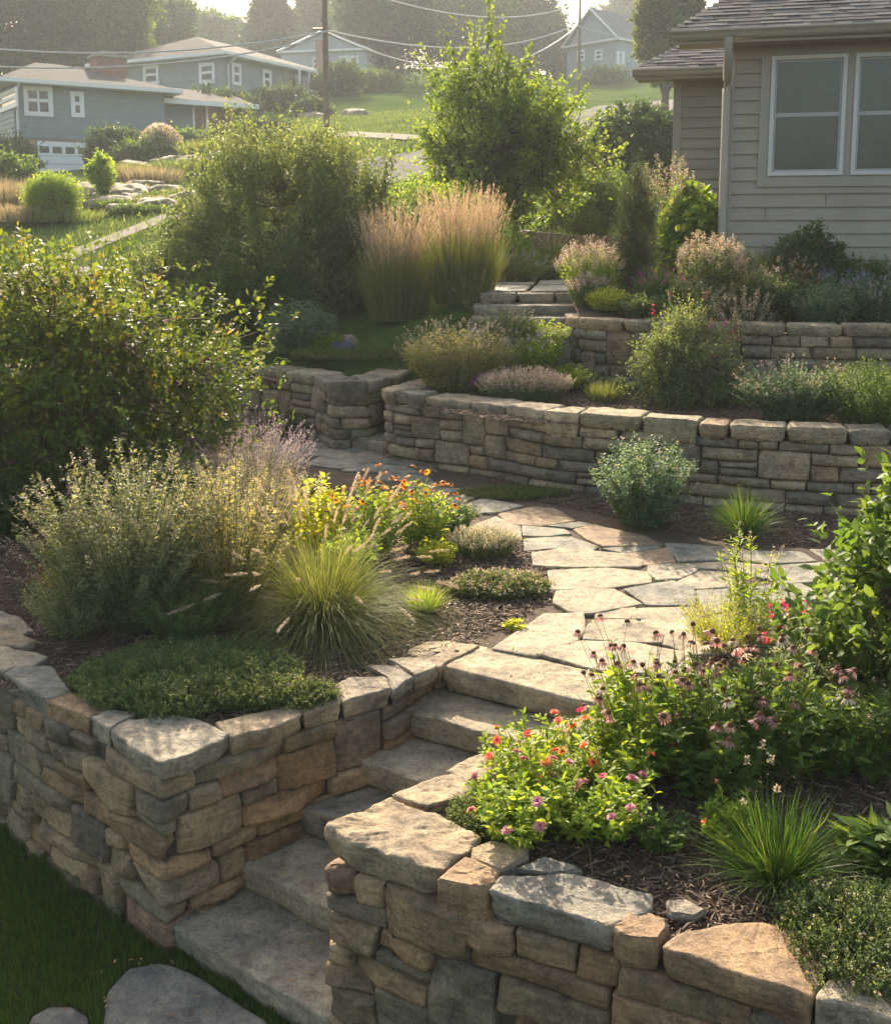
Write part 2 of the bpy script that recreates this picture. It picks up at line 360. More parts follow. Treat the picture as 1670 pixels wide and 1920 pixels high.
def wall_stones(mb, path, rng, zbot, ztop, rows, pal, corners=(), res=.018, gap=.0045, proud=.035, wmin=.12, wmax=.48, big=.24, seed=0):
    """ztop, zbot: functions of s. rows: relative heights"""
    rows = np.array(rows, float); Hn = rows.sum(); zb = np.r_[0, np.cumsum(rows)] / Hn
    def zrow(r, s):
        i = int(min(r, len(rows) - 1)); f = r - i; t = zb[i] * (1 - f) + zb[min(i + 1, len(rows))] * f
        lo = zbot(s); hi = ztop(s)
        wv = .012 * vnoise(np.stack([s * 2.1, np.full_like(s, r * 3.3), np.zeros_like(s)], -1), 1.0, seed + 5) * (0 if (r <= 0 or r >= len(rows)) else 1)
        return lo + (hi - lo) * t + wv
    for k, (s0, s1, r0, r1) in enumerate(layout(rng, path.L, rows, corners, wmin, wmax, big)):
        sc_ = np.array([s0, s1])
        zc0 = zrow(r0, sc_); zc1 = zrow(r1, sc_); h = (zc1 - zc0).mean(); wd = s1 - s0
        nu = int(np.clip(wd / res, 6, 34)); nv = int(np.clip(h / res, 5, 20))
        u = np.sin(np.linspace(-1, 1, nu) * math.pi / 2 * .93) / math.sin(math.pi / 2 * .93); v = np.sin(np.linspace(-1, 1, nv) * math.pi / 2 * .93) / math.sin(math.pi / 2 * .93)
        U, Vv = np.meshgrid(u, v, indexing='ij')
        rc = rng.uniform(.01, .07)
        U2 = U * np.sqrt(1 - rc * Vv ** 6); V2 = Vv * np.sqrt(1 - rc * U ** 6)
        g = gap * rng.uniform(.5, 1.3)
        j = rng.uniform(-.012, .012, 4)   # corner jitter in s
        fu = (U2 + 1) / 2; fv = (V2 + 1) / 2
        sL = s0 + g + j[0] * (1 - fv) + j[1] * fv; sR = s1 - g + j[2] * (1 - fv) + j[3] * fv
        sL = np.maximum(sL, s0 + .002); sR = np.minimum(sR, s1 - .002)
        S = sL + (sR - sL) * fu
        Z0 = zrow(r0, S.ravel()).reshape(S.shape) + g; Z1 = zrow(r1, S.ravel()).reshape(S.shape) - g
        Z = Z0 + (Z1 - Z0) * fv
        er = lambda t, m: np.clip((1 - np.abs(t)) * m, 0, 1)
        eu = 1 - (1 - er(U, wd / .015)) ** 2; ev = 1 - (1 - er(Vv, h / .014)) ** 2
        dome = np.sqrt(np.clip(eu, 0, 1)) * np.sqrt(np.clip(ev, 0, 1))
        sd = seed * 31 + k * 7
        P3 = np.stack([S * 1.0, Z, np.full_like(S, k * 3.7)], -1)
        tilt = rng.normal(0, .012) * U + rng.normal(0, .008) * Vv
        facet = fbm(P3, 6, sd, 2) * .016 + np.abs(vnoise(P3, 11, sd + 2)) * -.009 + fbm(P3 * [1, 1.6, 1], 26, sd + 4, 3) * .0085
        off = -.03 + (proud + rng.uniform(-.016, .018)) * dome + (tilt + facet) * dome
        for _ in range(6):     # chipped planes
            a_ = rng.random() * 6.28; sl_ = rng.uniform(.12, .75); du, dv = math.cos(a_), math.sin(a_)
            x_ = U * wd / 2 * du + Vv * h / 2 * dv; ext = abs(wd / 2 * du) + abs(h / 2 * dv); c_ = rng.uniform(.35, .9) * ext
            off = np.minimum(off, proud - .03 + .012 - sl_ * (x_ - c_) + facet * .5)
        # return into the wall at the border
        S_ = np.pad(S, 1, 'edge'); Z_ = np.pad(Z, 1, 'edge'); O_ = np.pad(off, 1, 'edge')
        O_[0, :] = O_[-1, :] = -.09; O_[:, 0] = O_[:, -1] = -.09
        xy = path.at(S_, O_)
        X = np.concatenate([xy, Z_[..., None]], -1); a, b = S_.shape
        idx = np.arange(a * b).reshape(a, b)
        A, B, C, Dd = idx[:-1, :-1], idx[1:, :-1], idx[1:, 1:], idx[:-1, 1:]
        T = np.concatenate([np.stack([A, B, C], -1).reshape(-1, 3), np.stack([A, C, Dd], -1).reshape(-1, 3)])
        mb.add(X, T, None, pick(rng, pal))
    # dark earth-filled core behind the joints
    s = np.arange(0, path.L, .04); p = path.at(s, np.full(len(s), -.046)); q = path.at(s, np.full(len(s), -.30))
    zt = ztop(s) - .004; zl = zbot(s)
    V = np.concatenate([np.c_[p, zl], np.c_[p, zt], np.c_[q, zt], np.c_[q, zl]]); n = len(s); T = []
    for a in range(3):
        for i in range(n - 1): T += [(a * n + i, a * n + i + 1, (a + 1) * n + i + 1), (a * n + i, (a + 1) * n + i + 1, (a + 1) * n + i)]
    mb.add(V, T, None, (.05, .042, .033), mi=1)
def auto_caps(parent, path, rng, z, th, pal, s0=0, s1=None, wr=(.28, .62), depth=.34, over=.02, seed=0, n=52, tall=.12):
    s = s0; s1 = path.L if s1 is None else s1; k = 0
    while s < s1 - .05:
        w_ = rng.uniform(*wr); e = min(s1, s + w_)
        if s1 - e < .15: e = s1
        ss = np.linspace(s + .006, e - .006, 9)
        d = depth * rng.uniform(.8, 1.15)
        f = path.at(ss, over + rng.uniform(-.012, .02)); b = path.at(ss[::-1], -d + rng.uniform(-.03, .03, 9))
        mb = MB(); zz = z(.5 * (s + e)) if callable(z) else z
        t_ = th + (tall if rng.random() < .12 else 0)
        slab(mb, np.r_[f, b], zz + rng.uniform(-.012, .012), t_ + rng.uniform(-.005, .015), seed + k, pick(rng, pal), n=n, rough=.008, edge=.012, flake=.005, chamfer=.014)
        mb.obj('capstone', STONE, parent); s = e; k += 1

COREM = flat_mat('wall_earth', (.06, .048, .036), .95, .3, 20)
def flatf(v): return lambda s: np.full(np.shape(s), float(v))

# ---- foreground right wall
LAWN = -.87
rngR = np.random.default_rng(11)
plR = np.vstack([[[.85, 5.28], [.30, 4.80], [-.10, 4.32]], Gs([(735, 1490), (612, 1557), (820, 1645), (985, 1687), (1145, 1733), (1238, 1768), (1420, 1832), (1530, 1864)], .05)[:, :2], [[1.5, 2.86], [2.2, 2.7], [3.4, 2.6]]])
pR = Path(plR, .02)
wr = root('retaining_wall', 'foreground fieldstone retaining wall with big capstones, right of the bottom steps', 'retaining wall')
mb = MB(); cornR = [pR.sof(G(612, 1557, .05))]
def topR(s): return np.where(s < cornR[0] + .08, -.085, -.075) + 0 * s
wall_stones(mb, pR, rngR, flatf(LAWN - .06), topR, [.12, .09, .12, .10, .08, .12, .09, .10], PAL, cornR, res=.011, seed=3, wmin=.15, wmax=.50, big=.20)
mb.obj('stonework', [STONE, COREM], wr)
capsR = [
 ([(612, 1547), (660, 1527), (732, 1493), (835, 1530), (905, 1572), (872, 1600), (826, 1630), (780, 1621), (710, 1596), (650, 1575)], .05, .125, 0, .012),
 ([(735, 1488), (800, 1462), (850, 1448), (898, 1468), (880, 1495), (800, 1512)], .035, .07, 0, .004),
 ([(836, 1442), (885, 1418), (950, 1400), (985, 1412), (958, 1440), (900, 1464), (862, 1461)], .02, .07, 0, .004),
 ([(950, 1396), (1000, 1368), (1110, 1333), (1180, 1335), (1130, 1372), (1000, 1412)], .01, .07, 2, .003),
 ([(820, 1648), (838, 1628), (872, 1608), (935, 1632), (930, 1656), (912, 1668), (862, 1658)], .045, .25, 3, .006),
 ([(880, 1588), (925, 1572), (995, 1585), (990, 1605), (940, 1630), (892, 1610)], .045, .06, 0, .004),
 ([(955, 1628), (1020, 1604), (1090, 1628), (1035, 1640)], .04, .06, 4, .003),
 ([(915, 1672), (940, 1644), (1045, 1634), (1118, 1640), (1222, 1678), (1222, 1700), (1146, 1737), (1060, 1712), (985, 1692)], .05, .12, 4, .006),
 ([(1149, 1738), (1195, 1702), (1248, 1724), (1250, 1742), (1236, 1766), (1160, 1750)], .04, .13, 3, .006),
 ([(1250, 1690), (1285, 1686), (1325, 1705), (1300, 1716), (1258, 1712)], .03, .05, 5, .002),
 ([(1239, 1770), (1275, 1742), (1375, 1727), (1425, 1727), (1520, 1752), (1584, 1790), (1550, 1815), (1525, 1868), (1420, 1836), (1310, 1798)], .05, .12, 3, .003),
 ([(1532, 1874), (1552, 1838), (1620, 1820), (1740, 1815), (1850, 1890), (1850, 1940), (1640, 1905)], .05, .14, 2, .006),
 ([(1560, 1806), (1600, 1784), (1720, 1790), (1760, 1812), (1620, 1816)], .045, .06, 1, .004),
]
ccols = [(.36, .30, .22), (.28, .265, .235), (.36, .32, .26), (.33, .235, .155), (.25, .245, .225), (.34, .315, .265)]
for k, (pp, z, th, ci, fl) in enumerate(capsR):
    mb = MB(); slab(mb, Gs(pp, z)[:, :2], z, th, 100 + k, np.array(ccols[ci]), n=150, rough=.010, edge=.014, flake=fl, round_=1, chamfer=.007, side_rows=7)
    mb.obj('capstone', STONE, wr)
auto_caps(wr, pR, rngR, .05, .12, PAL, pR.sof((1.75, 2.8)), None, seed=50)

# ---- foreground left wall
rngL = np.random.default_rng(5)
LT = .03
plL = np.vstack([[[.10, 5.72], [-.10, 5.50]], Gs([(735, 1292), (568, 1340), (430, 1386), (300, 1432), (205, 1380), (90, 1316), (10, 1268), (-60, 1222), (-150, 1150)], LT)[:, :2], [[-3.6, 7.1], [-4.6, 9.0]]])
pL = Path(plL[::-1], .02)
wl = root('retaining_wall', 'fieldstone retaining wall of the left planter, turning a sharp corner beside the lawn and the steps', 'retaining wall')
cL = pL.sof(G(300, 1432, LT)); mb = MB()
def botL(s):
    p = pL.at(s); d = np.clip((s - cL) / (pL.L - cL), 0, 1); return LAWN - .06 + 0 * d
wall_stones(mb, pL, rngL, botL, flatf(LT - .09), [.10, .11, .08, .12, .09, .11, .08, .10, .09], PAL, [cL], res=.012, seed=8, wmin=.14, wmax=.48, big=.20)
mb.obj('stonework', [STONE, COREM], wl)
capsL = [
 ([(208, 1368), (240, 1348), (350, 1340), (430, 1375), (418, 1390), (302, 1432), (250, 1402)], .035, .11, 5),
 ([(434, 1382), (402, 1352), (555, 1318), (568, 1340), (500, 1366)], .03, .11, 0),
 ([(570, 1338), (548, 1312), (640, 1288), (640, 1318)], .03, .10, 0),
 ([(643, 1316), (630, 1282), (650, 1268), (722, 1268), (733, 1292)], .035, .11, 2),
 ([(736, 1292), (722, 1266), (690, 1248), (745, 1246), (776, 1268)], .03, .10, 1),
 ([(778, 1268), (745, 1244), (722, 1234), (800, 1232), (822, 1250)], .03, .10, 2),
 ([(824, 1252), (770, 1228), (765, 1218), (800, 1203), (852, 1199), (900, 1211), (835, 1244)], .01, .08, 0),
 ([(205, 1369), (166, 1346), (200, 1330), (262, 1336), (240, 1348)], .03, .11, 5),
 ([(164, 1346), (88, 1310), (112, 1300), (190, 1298), (222, 1326), (195, 1332)], .03, .12, 3),
 ([(86, 1310), (8, 1262), (28, 1250), (100, 1248), (135, 1296), (112, 1302)], .035, .13, 4),
 ([(5, 1262), (-62, 1218), (-40, 1204), (40, 1216), (95, 1232), (60, 1249), (28, 1250)], .03, .11, 2),
 ([(-66, 1216), (-150, 1150), (-110, 1140), (0, 1172), (72, 1200), (40, 1212), (-40, 1202)], .03, .10, 0),
 ([(-110, 1138), (-60, 1130), (40, 1158), (66, 1180), (40, 1190), (-20, 1165)], .02, .06, 5),
]
for k, (pp, z, th, ci) in enumerate(capsL):
    mb = MB(); slab(mb, Gs(pp, z)[:, :2], z, th, 300 + k, np.array(ccols[ci]), n=120, rough=.009, edge=.014, flake=.005, round_=1, chamfer=.006, side_rows=6)
    mb.obj('capstone', STONE, wl)

# ---- steps of the lower stair
stair = root('stone_stair', 'flight of six broad stone slab steps between the two foreground walls', 'steps', (0, 0, 0))
SF = [((-1.27, 4.50), (-.35, 3.80), -.74), ((-1.00, 4.75), (-.30, 4.22), -.60), ((-.75, 4.98), (-.20, 4.62), -.45), ((-.50, 5.17), (.05, 4.80), -.30), ((-.25, 5.37), (.42, 4.97), -.15), ((-.02, 5.56), (.86, 5.04), .0)]
for k, (a, b, z) in enumerate(SF):
    a = np.array(a); b = np.array(b); d = nrm(b - a); n_ = np.array([-d[1], d[0]]); dep = .60 if k < 5 else .36
    if k == 0: a = a - d * .0
    poly = [a, a + (b - a) * .33 + n_ * .01, a + (b - a) * .66 - n_ * .006, b, b + n_ * dep, a + n_ * dep - d * (.12 if k < 5 else 0)]
    mb = MB(); slab(mb, poly, z, .145, 500 + k, PALG[[1, 0, 1, 0, 2, 2][k]] * (1.15 if k < 4 else 1.1), n=170, rough=.007, edge=.012, flake=.003, round_=1, chamfer=.007, side_rows=7)
    mb.obj('step', STEPM, stair)

# ---- flagstone path (traced paving stones, laid 3 cm proud of the soil)
path = tag(bpy.data.objects.new('flagstone_path', None), kind='structure'); sc.collection.objects.link(path)
path['label'] = 'curving flagstone path of irregular pale slabs'
FL = [
 ([(925, 1212), (1020, 1150), (1092, 1148), (1096, 1178), (1080, 1200), (1005, 1226)], 2),
 ([(1010, 1222), (1092, 1199), (1180, 1202), (1290, 1222), (1240, 1262), (1120, 1252)], 2),
 ([(1096, 1195), (1098, 1176), (1112, 1160), (1190, 1160), (1240, 1185), (1240, 1203), (1150, 1200)], 4),
 ([(1115, 1157), (1122, 1140), (1190, 1136), (1210, 1158)], 2),
 ([(1038, 1128), (1044, 1106), (1150, 1103), (1200, 1130), (1110, 1148), (1070, 1146)], 2),
 ([(1035, 1102), (1030, 1066), (1130, 1062), (1215, 1070), (1218, 1090), (1110, 1102)], 2),
 ([(1004, 1058), (1000, 1035), (1048, 1027), (1170, 1036), (1204, 1050), (1198, 1060), (1080, 1062)], 2),
 ([(1172, 1102), (1260, 1087), (1300, 1100), (1302, 1132), (1215, 1132)], 5),
 ([(1196, 1138), (1300, 1136), (1330, 1170), (1250, 1190), (1205, 1165)], 2),
 ([(1216, 1058), (1262, 1055), (1310, 1066), (1276, 1082), (1232, 1086), (1215, 1072)], 0),
 ([(1270, 1088), (1315, 1067), (1380, 1072), (1400, 1096), (1310, 1102)], 4),
 ([(1306, 1106), (1390, 1100), (1420, 1130), (1320, 1150)], 1),
 ([(986, 1030), (984, 1008), (1068, 1003), (1120, 1022), (1100, 1035), (1040, 1026)], 1),
 ([(982, 1002), (980, 984), (1058, 990), (1070, 999), (1020, 1004)], 1),
 ([(1078, 990), (1115, 982), (1205, 1002), (1240, 1018), (1135, 1022), (1100, 1008)], 3),
 ([(1128, 1026), (1230, 1020), (1240, 1024), (1175, 1036)], 1),
 ([(1168, 1038), (1235, 1027), (1250, 1024), (1266, 1052), (1205, 1057)], 3),
 ([(1247, 1017), (1262, 1016), (1380, 1026), (1372, 1046), (1272, 1050)], 1),
 ([(1268, 1054), (1372, 1050), (1440, 1058), (1430, 1082), (1380, 1068), (1310, 1062)], 4),
 ([(1388, 1030), (1500, 1032), (1530, 1050), (1440, 1054), (1380, 1046)], 1),
 ([(1448, 1058), (1550, 1052), (1600, 1080), (1470, 1092), (1436, 1080)], 1),
 ([(1404, 1098), (1500, 1092), (1560, 1120), (1430, 1128)], 5),
 ([(1520, 1028), (1640, 1030), (1680, 1060), (1560, 1052)], 0),
 ([(1560, 1086), (1620, 1078), (1720, 1084), (1700, 1120), (1580, 1118)], 4),
 ([(935, 962), (1000, 948), (1040, 952), (1078, 974), (1010, 984), (960, 980)], 3),
 ([(852, 948), (905, 932), (982, 946), (935, 958), (880, 960)], 1),
 ([(1025, 984), (1085, 976), (1112, 982), (1075, 988)], 5),
 ([(818, 936), (868, 918), (900, 928), (850, 944)], 0),
 ([(800, 930), (815, 912), (866, 914), (822, 932)], 1),
 ([(880, 985), (930, 966), (975, 984), (976, 1004), (920, 1006)], 4),
 ([(760, 918), (770, 900), (830, 906), (808, 916), (798, 928)], 0),
 ([(700, 898), (720, 882), (800, 890), (815, 904), (765, 900)], 5),
 ([(640, 880), (680, 866), (760, 872), (790, 886), (715, 882)], 1),
 ([(575, 868), (600, 855), (690, 858), (700, 864), (640, 876)], 0),
 ([(580, 852), (610, 840), (700, 846), (730, 856), (700, 862)], 4),
 ([(700, 864), (735, 856), (780, 862), (820, 880), (770, 870)], 1),
 ([(560, 842), (590, 828), (650, 830), (640, 838), (600, 842)], 1),
 ([(650, 842), (660, 832), (710, 838), (722, 848)], 0),
 ([(440, 850), (500, 832), (560, 834), (560, 846), (490, 862)], 4),
 ([(1248, 1190), (1335, 1172), (1400, 1180), (1425, 1216), (1300, 1224), (1245, 1205)], 2),
 ([(1330, 1152), (1425, 1134), (1470, 1160), (1400, 1176), (1338, 1168)], 0),
 ([(1190, 1206), (1290, 1226), (1330, 1262), (1240, 1264)], 4),
 ([(500, 862), (565, 850), (575, 862), (560, 874)], 1),
]
rngF = np.random.default_rng(21)
for k, (pp, ci) in enumerate(FL):
    wp = Gs(pp, .02)[:, :2]; c = wp.mean(0); wp = c + (wp - c) * 1.05
    mb = MB(); slab(mb, wp,   .013 + rngF.uniform(-.003, .003), .05, 700 + k, PALF[ci] * .84 * (1 + rngF.normal(0, .06)) * [1.03, 1, .95], n=110 if pp[0][1] > 980 else 60, rough=.004, edge=.006, flake=.0018, round_=1, chamfer=.004, side_rows=2)
    mb.obj('flagstone', FLAG, path)

# ---- soil and mulch of the planting beds (raised ground sheets)
m, N, L_, bs = new_mat('soil'); tc = N.new('ShaderNodeTexCoord')
n1 = noise(N, L_, 3, 8, .7, tc.outputs['Object']); n2 = noise(N, L_, 60, 6, .8, tc.outputs['Object'])
cA = ramp(N, L_, n1.outputs[0], [(.3, (.075, .05, .033)), (.7, (.15, .10, .066))]).outputs[0]
L_.new(mixc(N, L_, 1.0, cA, ramp(N, L_, n2.outputs[0], [(.3, (.55, .55, .55)), (.7, (1.35, 1.3, 1.2))]).outputs[0], 'MULTIPLY'), bs.inputs['Base Color'])
bs.inputs['Roughness'].default_value = .95; bump(N, L_, bs, n2.outputs[0], 1.0, .03); SOIL = m
def inpoly(P, poly):
    x, y = P[..., 0], P[..., 1]; r = np.zeros(x.shape, bool); n = len(poly)
    for i in range(n):
        (x1, y1), (x2, y2) = poly[i], poly[(i + 1) % n]
        if y1 == y2: continue
        c = ((y1 > y) != (y2 > y)) & (x < (x2 - x1) * (y - y1) / (y2 - y1) + x1); r ^= c
    return r
def sheet(name, poly, zf, step, mat, label=None):
    poly = np.asarray(poly)[:, :2]; lo = poly.min(0); hi = poly.max(0)
    xs = np.arange(lo[0], hi[0] + step, step); ys = np.arange(lo[1], hi[1] + step, step); X, Y = np.meshgrid(xs, ys, indexing='ij')
    P = np.stack([X, Y], -1); Z = zf(P); ok = inpoly(P, poly); idx = np.arange(X.size).reshape(X.shape)
    c = ok[:-1, :-1] | ok[1:, :-1] | ok[1:, 1:] | ok[:-1, 1:]
    A, B, C, Dd = idx[:-1, :-1][c], idx[1:, :-1][c], idx[1:, 1:][c], idx[:-1, 1:][c]
    T = np.concatenate([np.stack([A, B, C], -1), np.stack([A, C, Dd], -1)])
    me = mesh_np(name, np.c_[P.reshape(-1, 2), Z.ravel()], T, mat)
    return tag(link(name, me), label, kind='structure')
inL = pL.at(np.linspace(0, pL.L, 60), -.15)
inR = pR.at(np.linspace(0, pR.L, 60), -.12)
upper_poly = np.vstack([inL, [[.06, 5.75], [.80, 5.35]], inR, [[9, 2.4], [9, 13], [-9, 13], [-9, 10]]])
def z_upper(P): return -.006 + .008 * fbm(P, 2.3, 4, 3) + .006 * vnoise(P, 14, 5)
sheet('ground', upper_poly, z_upper, .05, SOIL, 'brown mulched soil of the lower planting beds')

# ---- terrace walls
rng2 = np.random.default_rng(31); Z2 = .70
pl2 = np.vstack([[[.35, 12.2], [-.30, 11.75]], Gs([(717, 730), (735, 735), (780, 741), (860, 748), (945, 758), (1045, 773), (1180, 781), (1335, 793), (1565, 806)], Z2)[:, :2], [[3.75, 8.62], [5.2, 8.4], [7.5, 8.3]]])
p2 = Path(pl2, .12)
w2 = root('retaining_wall', 'long curving fieldstone retaining wall of the middle terrace, below the lavender and catmint', 'retaining wall')
mb = MB(); wall_stones(mb, p2, rng2, flatf(-.05), flatf(Z2 - .12), [.10, .12, .09, .12, .10, .09], PALG * .92, [p2.sof(G(717, 730, Z2))], res=.022, seed=15, wmin=.15, wmax=.50, big=.20)
mb.obj('stonework', [STONE, COREM], w2); auto_caps(w2, p2, rng2, Z2, .125, PALG, wr=(.25, .55), seed=60, n=64)
rng3 = np.random.default_rng(32); Z3 = .72
pl3 = np.array([[-9.0, 12.9], [-6, 12.6], [-3.6, 12.6], [-2.45, 12.5], [-1.95, 12.5], [-1.45, 12.0], [-1.20, 11.35], [-.82, 11.35], [-.50, 12.0], [-.30, 12.9]])
p3 = Path(pl3, .06)
w3 = root('retaining_wall', 'fieldstone retaining wall with a projecting pier beside the two small steps, behind the big yellow-green shrub', 'retaining wall')
mb = MB(); wall_stones(mb, p3, rng3, flatf(-.05), flatf(Z3 - .12), [.12, .11, .09, .12, .11], PALG * .88, [p3.sof((-1.20, 11.35)), p3.sof((-.82, 11.35))], res=.028, seed=16, wmin=.18, wmax=.55, big=.2)
mb.obj('stonework', [STONE, COREM], w3); auto_caps(w3, p3, rng3, Z3, .13, PALG * .95, seed=80, wr=(.3, .6), n=48, tall=.1)
rng4 = np.random.default_rng(33); Z4 = 1.35
pl4 = np.array([[1.95, 14.6], [1.62, 13.3], [1.36, 12.5], [1.34, 12.0], [1.62, 11.6], [2.16, 11.35], [3.04, 11.15], [3.52, 10.98], [4.37, 10.85], [6.0, 10.7], [8.0, 10.6]])
p4 = Path(pl4, .3)
w4 = root('retaining_wall', 'upper fieldstone retaining wall curving round from the upper steps, in front of the house planting', 'retaining wall')
mb = MB(); wall_stones(mb, p4, rng4, flatf(.5), flatf(Z4 - .11), [.11, .12, .10, .12, .11, .1], PALG * .88, [], res=.028, seed=17, wmin=.18, wmax=.55, big=.2)
mb.obj('stonework', [STONE, COREM], w4); auto_caps(w4, p4, rng4, Z4, .12, PALG * .95, seed=120, wr=(.3, .6), n=48, tall=0)

# small pair of steps between pier and middle wall, and the upper three
st2 = root('stone_stair', 'two small stone steps tucked between the pier and the end of the middle wall', 'steps')
for k, (pp, z, th) in enumerate([([(-1.28, 11.75), (-.60, 10.98), (-.25, 11.5), (-.85, 12.2)], .14, .16), ([(-.98, 12.15), (-.52, 11.75), (-.2, 12.1), (-.55, 12.7)], .38, .26), ([(-.60, 12.6), (-.25, 12.2), (.1, 12.6), (-.2, 13.0)], .60, .24)]):
    mb = MB(); slab(mb, np.array(pp), z, th, 900 + k, PALG[1], n=80, flake=.003); mb.obj('step', STEPM, st2)
st3 = root('stone_stair', 'upper flight of three wide stone steps leading to the terrace by the house', 'steps')
for k, (x0, x1, y0, z, nst) in enumerate([(.30, 1.60, 12.35, 1.31, 1), (.32, 1.66, 12.68, 1.43, 1), (.40, 1.75, 13.0, 1.55, 3)]):
    xs = np.linspace(x0, x1, nst + 1)
    for i in range(nst):
        mb = MB(); slab(mb, [(xs[i] + .008, y0 + .02 * i), (xs[i + 1] - .008, y0 + .02 * i), (xs[i + 1] - .008, y0 + .5), (xs[i] + .008, y0 + .5)], z, .125, 930 + k * 5 + i, PALG[[1, 0, 2][i % 3]], n=70, flake=.003); mb.obj('step', STEPM, st3)
mb = MB(); slab(mb, [(.25, 12.0), (1.5, 12.0), (1.5, 12.9), (.25, 12.9)], 1.19, .5, 950, PALG[1], n=60); mb.obj('step', STEPM, st3)
# paving above the upper steps
tp = tag(bpy.data.objects.new('paved_landing', None), 'sunlit flagstone landing above the upper steps', kind='structure'); sc.collection.objects.link(tp)
for k, pp in enumerate([[(905, 545), (985, 545), (995, 535), (915, 533)], [(992, 545), (1075, 545), (1070, 533), (1002, 535)], [(912, 531), (1000, 532), (1005, 525), (925, 523)], [(1006, 532), (1072, 531), (1068, 522), (1012, 524)], [(930, 521), (1005, 522), (1010, 517), (960, 515)], [(1012, 521), (1068, 520), (1066, 514), (1020, 515)], [(985, 513), (1062, 512), (1058, 508), (1000, 509)]]):
    mb = MB(); slab(mb, Gs(pp, 1.57)[:, :2], 1.572, .05, 960 + k, PALF[k % 3], n=48, flake=.003, rough=.006, side_rows=2); mb.obj('flagstone', FLAG, tp)

t2_poly = np.vstack([p2.at(np.linspace(0, p2.L, 60), -.15), [[7.5, 12]], p4.at(np.linspace(p4.L, 0, 50), -.05), [[.2, 12.6]]])
def z_t2(P): return .60 + .015 * fbm(P, 2, 9, 3) + .56 * np.clip((P[..., 1] - 11.25) / .8, 0, 1) * np.clip((1.5 - P[..., 0]) / .5, 0, 1) * np.clip((P[..., 0] + .1) / .5, 0, 1)
sheet('terrace_ground', t2_poly, z_t2, .06, SOIL, 'mulched soil of the middle terrace')
def z_t3(P): return 1.27 + .02 * fbm(P, 2, 12, 3) + .27 * np.clip((P[..., 1] - 11.6) / 1.6, 0, 1)
t3_poly = np.vstack([p4.at(np.linspace(0, p4.L, 50), -.12), [[10, 10.5], [10, 14.7], [1.9, 14.7]]])
sheet('upper_terrace_ground', t3_poly, z_t3, .1, SOIL, 'planted soil of the upper terrace in front of the house')

# ---- hillside terrain behind, in polar cells
cols = [0, 160, 300, 600, 850, 1100, 1350]
prof = {
 0: [(11, .3), (13, .62), (15, 1.0), (20, 1.8), (25, 2.6), (30, 3.1), (40, 4.1), (51, 4.95), (58, 5.5), (67, 8.0), (90, 12), (140, 20), (260, 30), (600, 34)],
 160: [(11, .35), (13, .62), (15, 1.1), (20, 1.9), (25, 2.65), (30, 3.2), (40, 4.1), (47, 4.6), (51, 4.9), (58, 5.6), (67, 8.4), (90, 12.3), (140, 20), (260, 30), (600, 34)],
 300: [(11, .4), (12.7, .62), (15, 1.2), (20, 2.0), (25, 2.8), (30, 3.4), (40, 4.6), (47, 5.2), (53, 5.9), (60, 7.8), (67, 9.6), (90, 13), (140, 20), (260, 30), (600, 34)],
 600: [(11, .5), (12.7, .66), (15, 1.2), (20, 1.9), (30, 3.2), (40, 5.2), (50, 6.8), (60, 8.3), (67, 9.8), (80, 12), (105, 16), (140, 22), (260, 31), (600, 34)],
 850: [(11, .5), (12.5, .9), (13.2, 1.38), (15, 1.48), (18.5, 1.52), (21, 2.0), (30, 3.4), (40, 5.2), (50, 7.1), (65, 9.6), (80, 12), (105, 15.6), (140, 22), (260, 31), (600, 34)],
 1100: [(11, .6), (12.6, 1.2), (13.2, 1.47), (16, 1.50), (18.5, 1.52), (21, 1.98), (30, 3.5), (45, 6.3), (60, 8.6), (80, 11.6), (90, 13.2), (105, 16.2), (140, 21), (260, 30), (600, 34)],
 1350: [(11, .9), (13, 1.4), (15, 1.55), (20, 1.8), (30, 3.2), (45, 5.8), (60, 8.6), (80, 12.0), (105, 16.4), (140, 20), (260, 29), (600, 33)]}
def zt(x, y):
    x = np.asarray(x, float); y = np.asarray(y, float); px = CX + F * x / np.maximum(y, 1)
    Zc = np.stack([np.interp(y, *zip(*prof[c])) for c in cols], -1)
    t = np.clip(np.interp(px, cols, np.arange(len(cols))), 0, len(cols) - 1.0001); i = t.astype(int); f = t - i
    z = np.take_along_axis(Zc, i[..., None], -1)[..., 0] * (1 - f) + np.take_along_axis(Zc, (i + 1)[..., None], -1)[..., 0] * f
    return z + .04 * fbm(np.stack([x, y], -1), .25, 3, 3) * np.clip((y - 13) / 10, 0, 3)
pxs = np.linspace(-2600, 4300, 300); ys = 11.3 * (640 / 11.3) ** np.linspace(0, 1, 260)
PX, YY = np.meshgrid(pxs, ys, indexing='ij'); XX = (PX - CX) / F * YY; ZZ = zt(XX, YY)
y3 = np.interp(XX, pl3[:, 0], pl3[:, 1]); ok = np.where(XX < -.3, YY > y3 + .12, np.where(XX < 1.9, YY > 12.15 + 0 * XX, YY > 14.4))
lowz = XX > 1.9; 
idx = np.arange(XX.size).reshape(XX.shape); c = ok[:-1, :-1] & ok[1:, :-1] & ok[1:, 1:] & ok[:-1, 1:]
A, B, C, Dd = idx[:-1, :-1][c], idx[1:, :-1][c], idx[1:, 1:][c], idx[:-1, 1:][c]
m, N, L_, bs = new_mat('hill_grass'); tc = N.new('ShaderNodeTexCoord'); co = tc.outputs['Object']
n1 = noise(N, L_, .25, 6, .6, co); n2 = noise(N, L_, 9, 6, .8, co); n3 = noise(N, L_, 1.6, 5, .65, co)
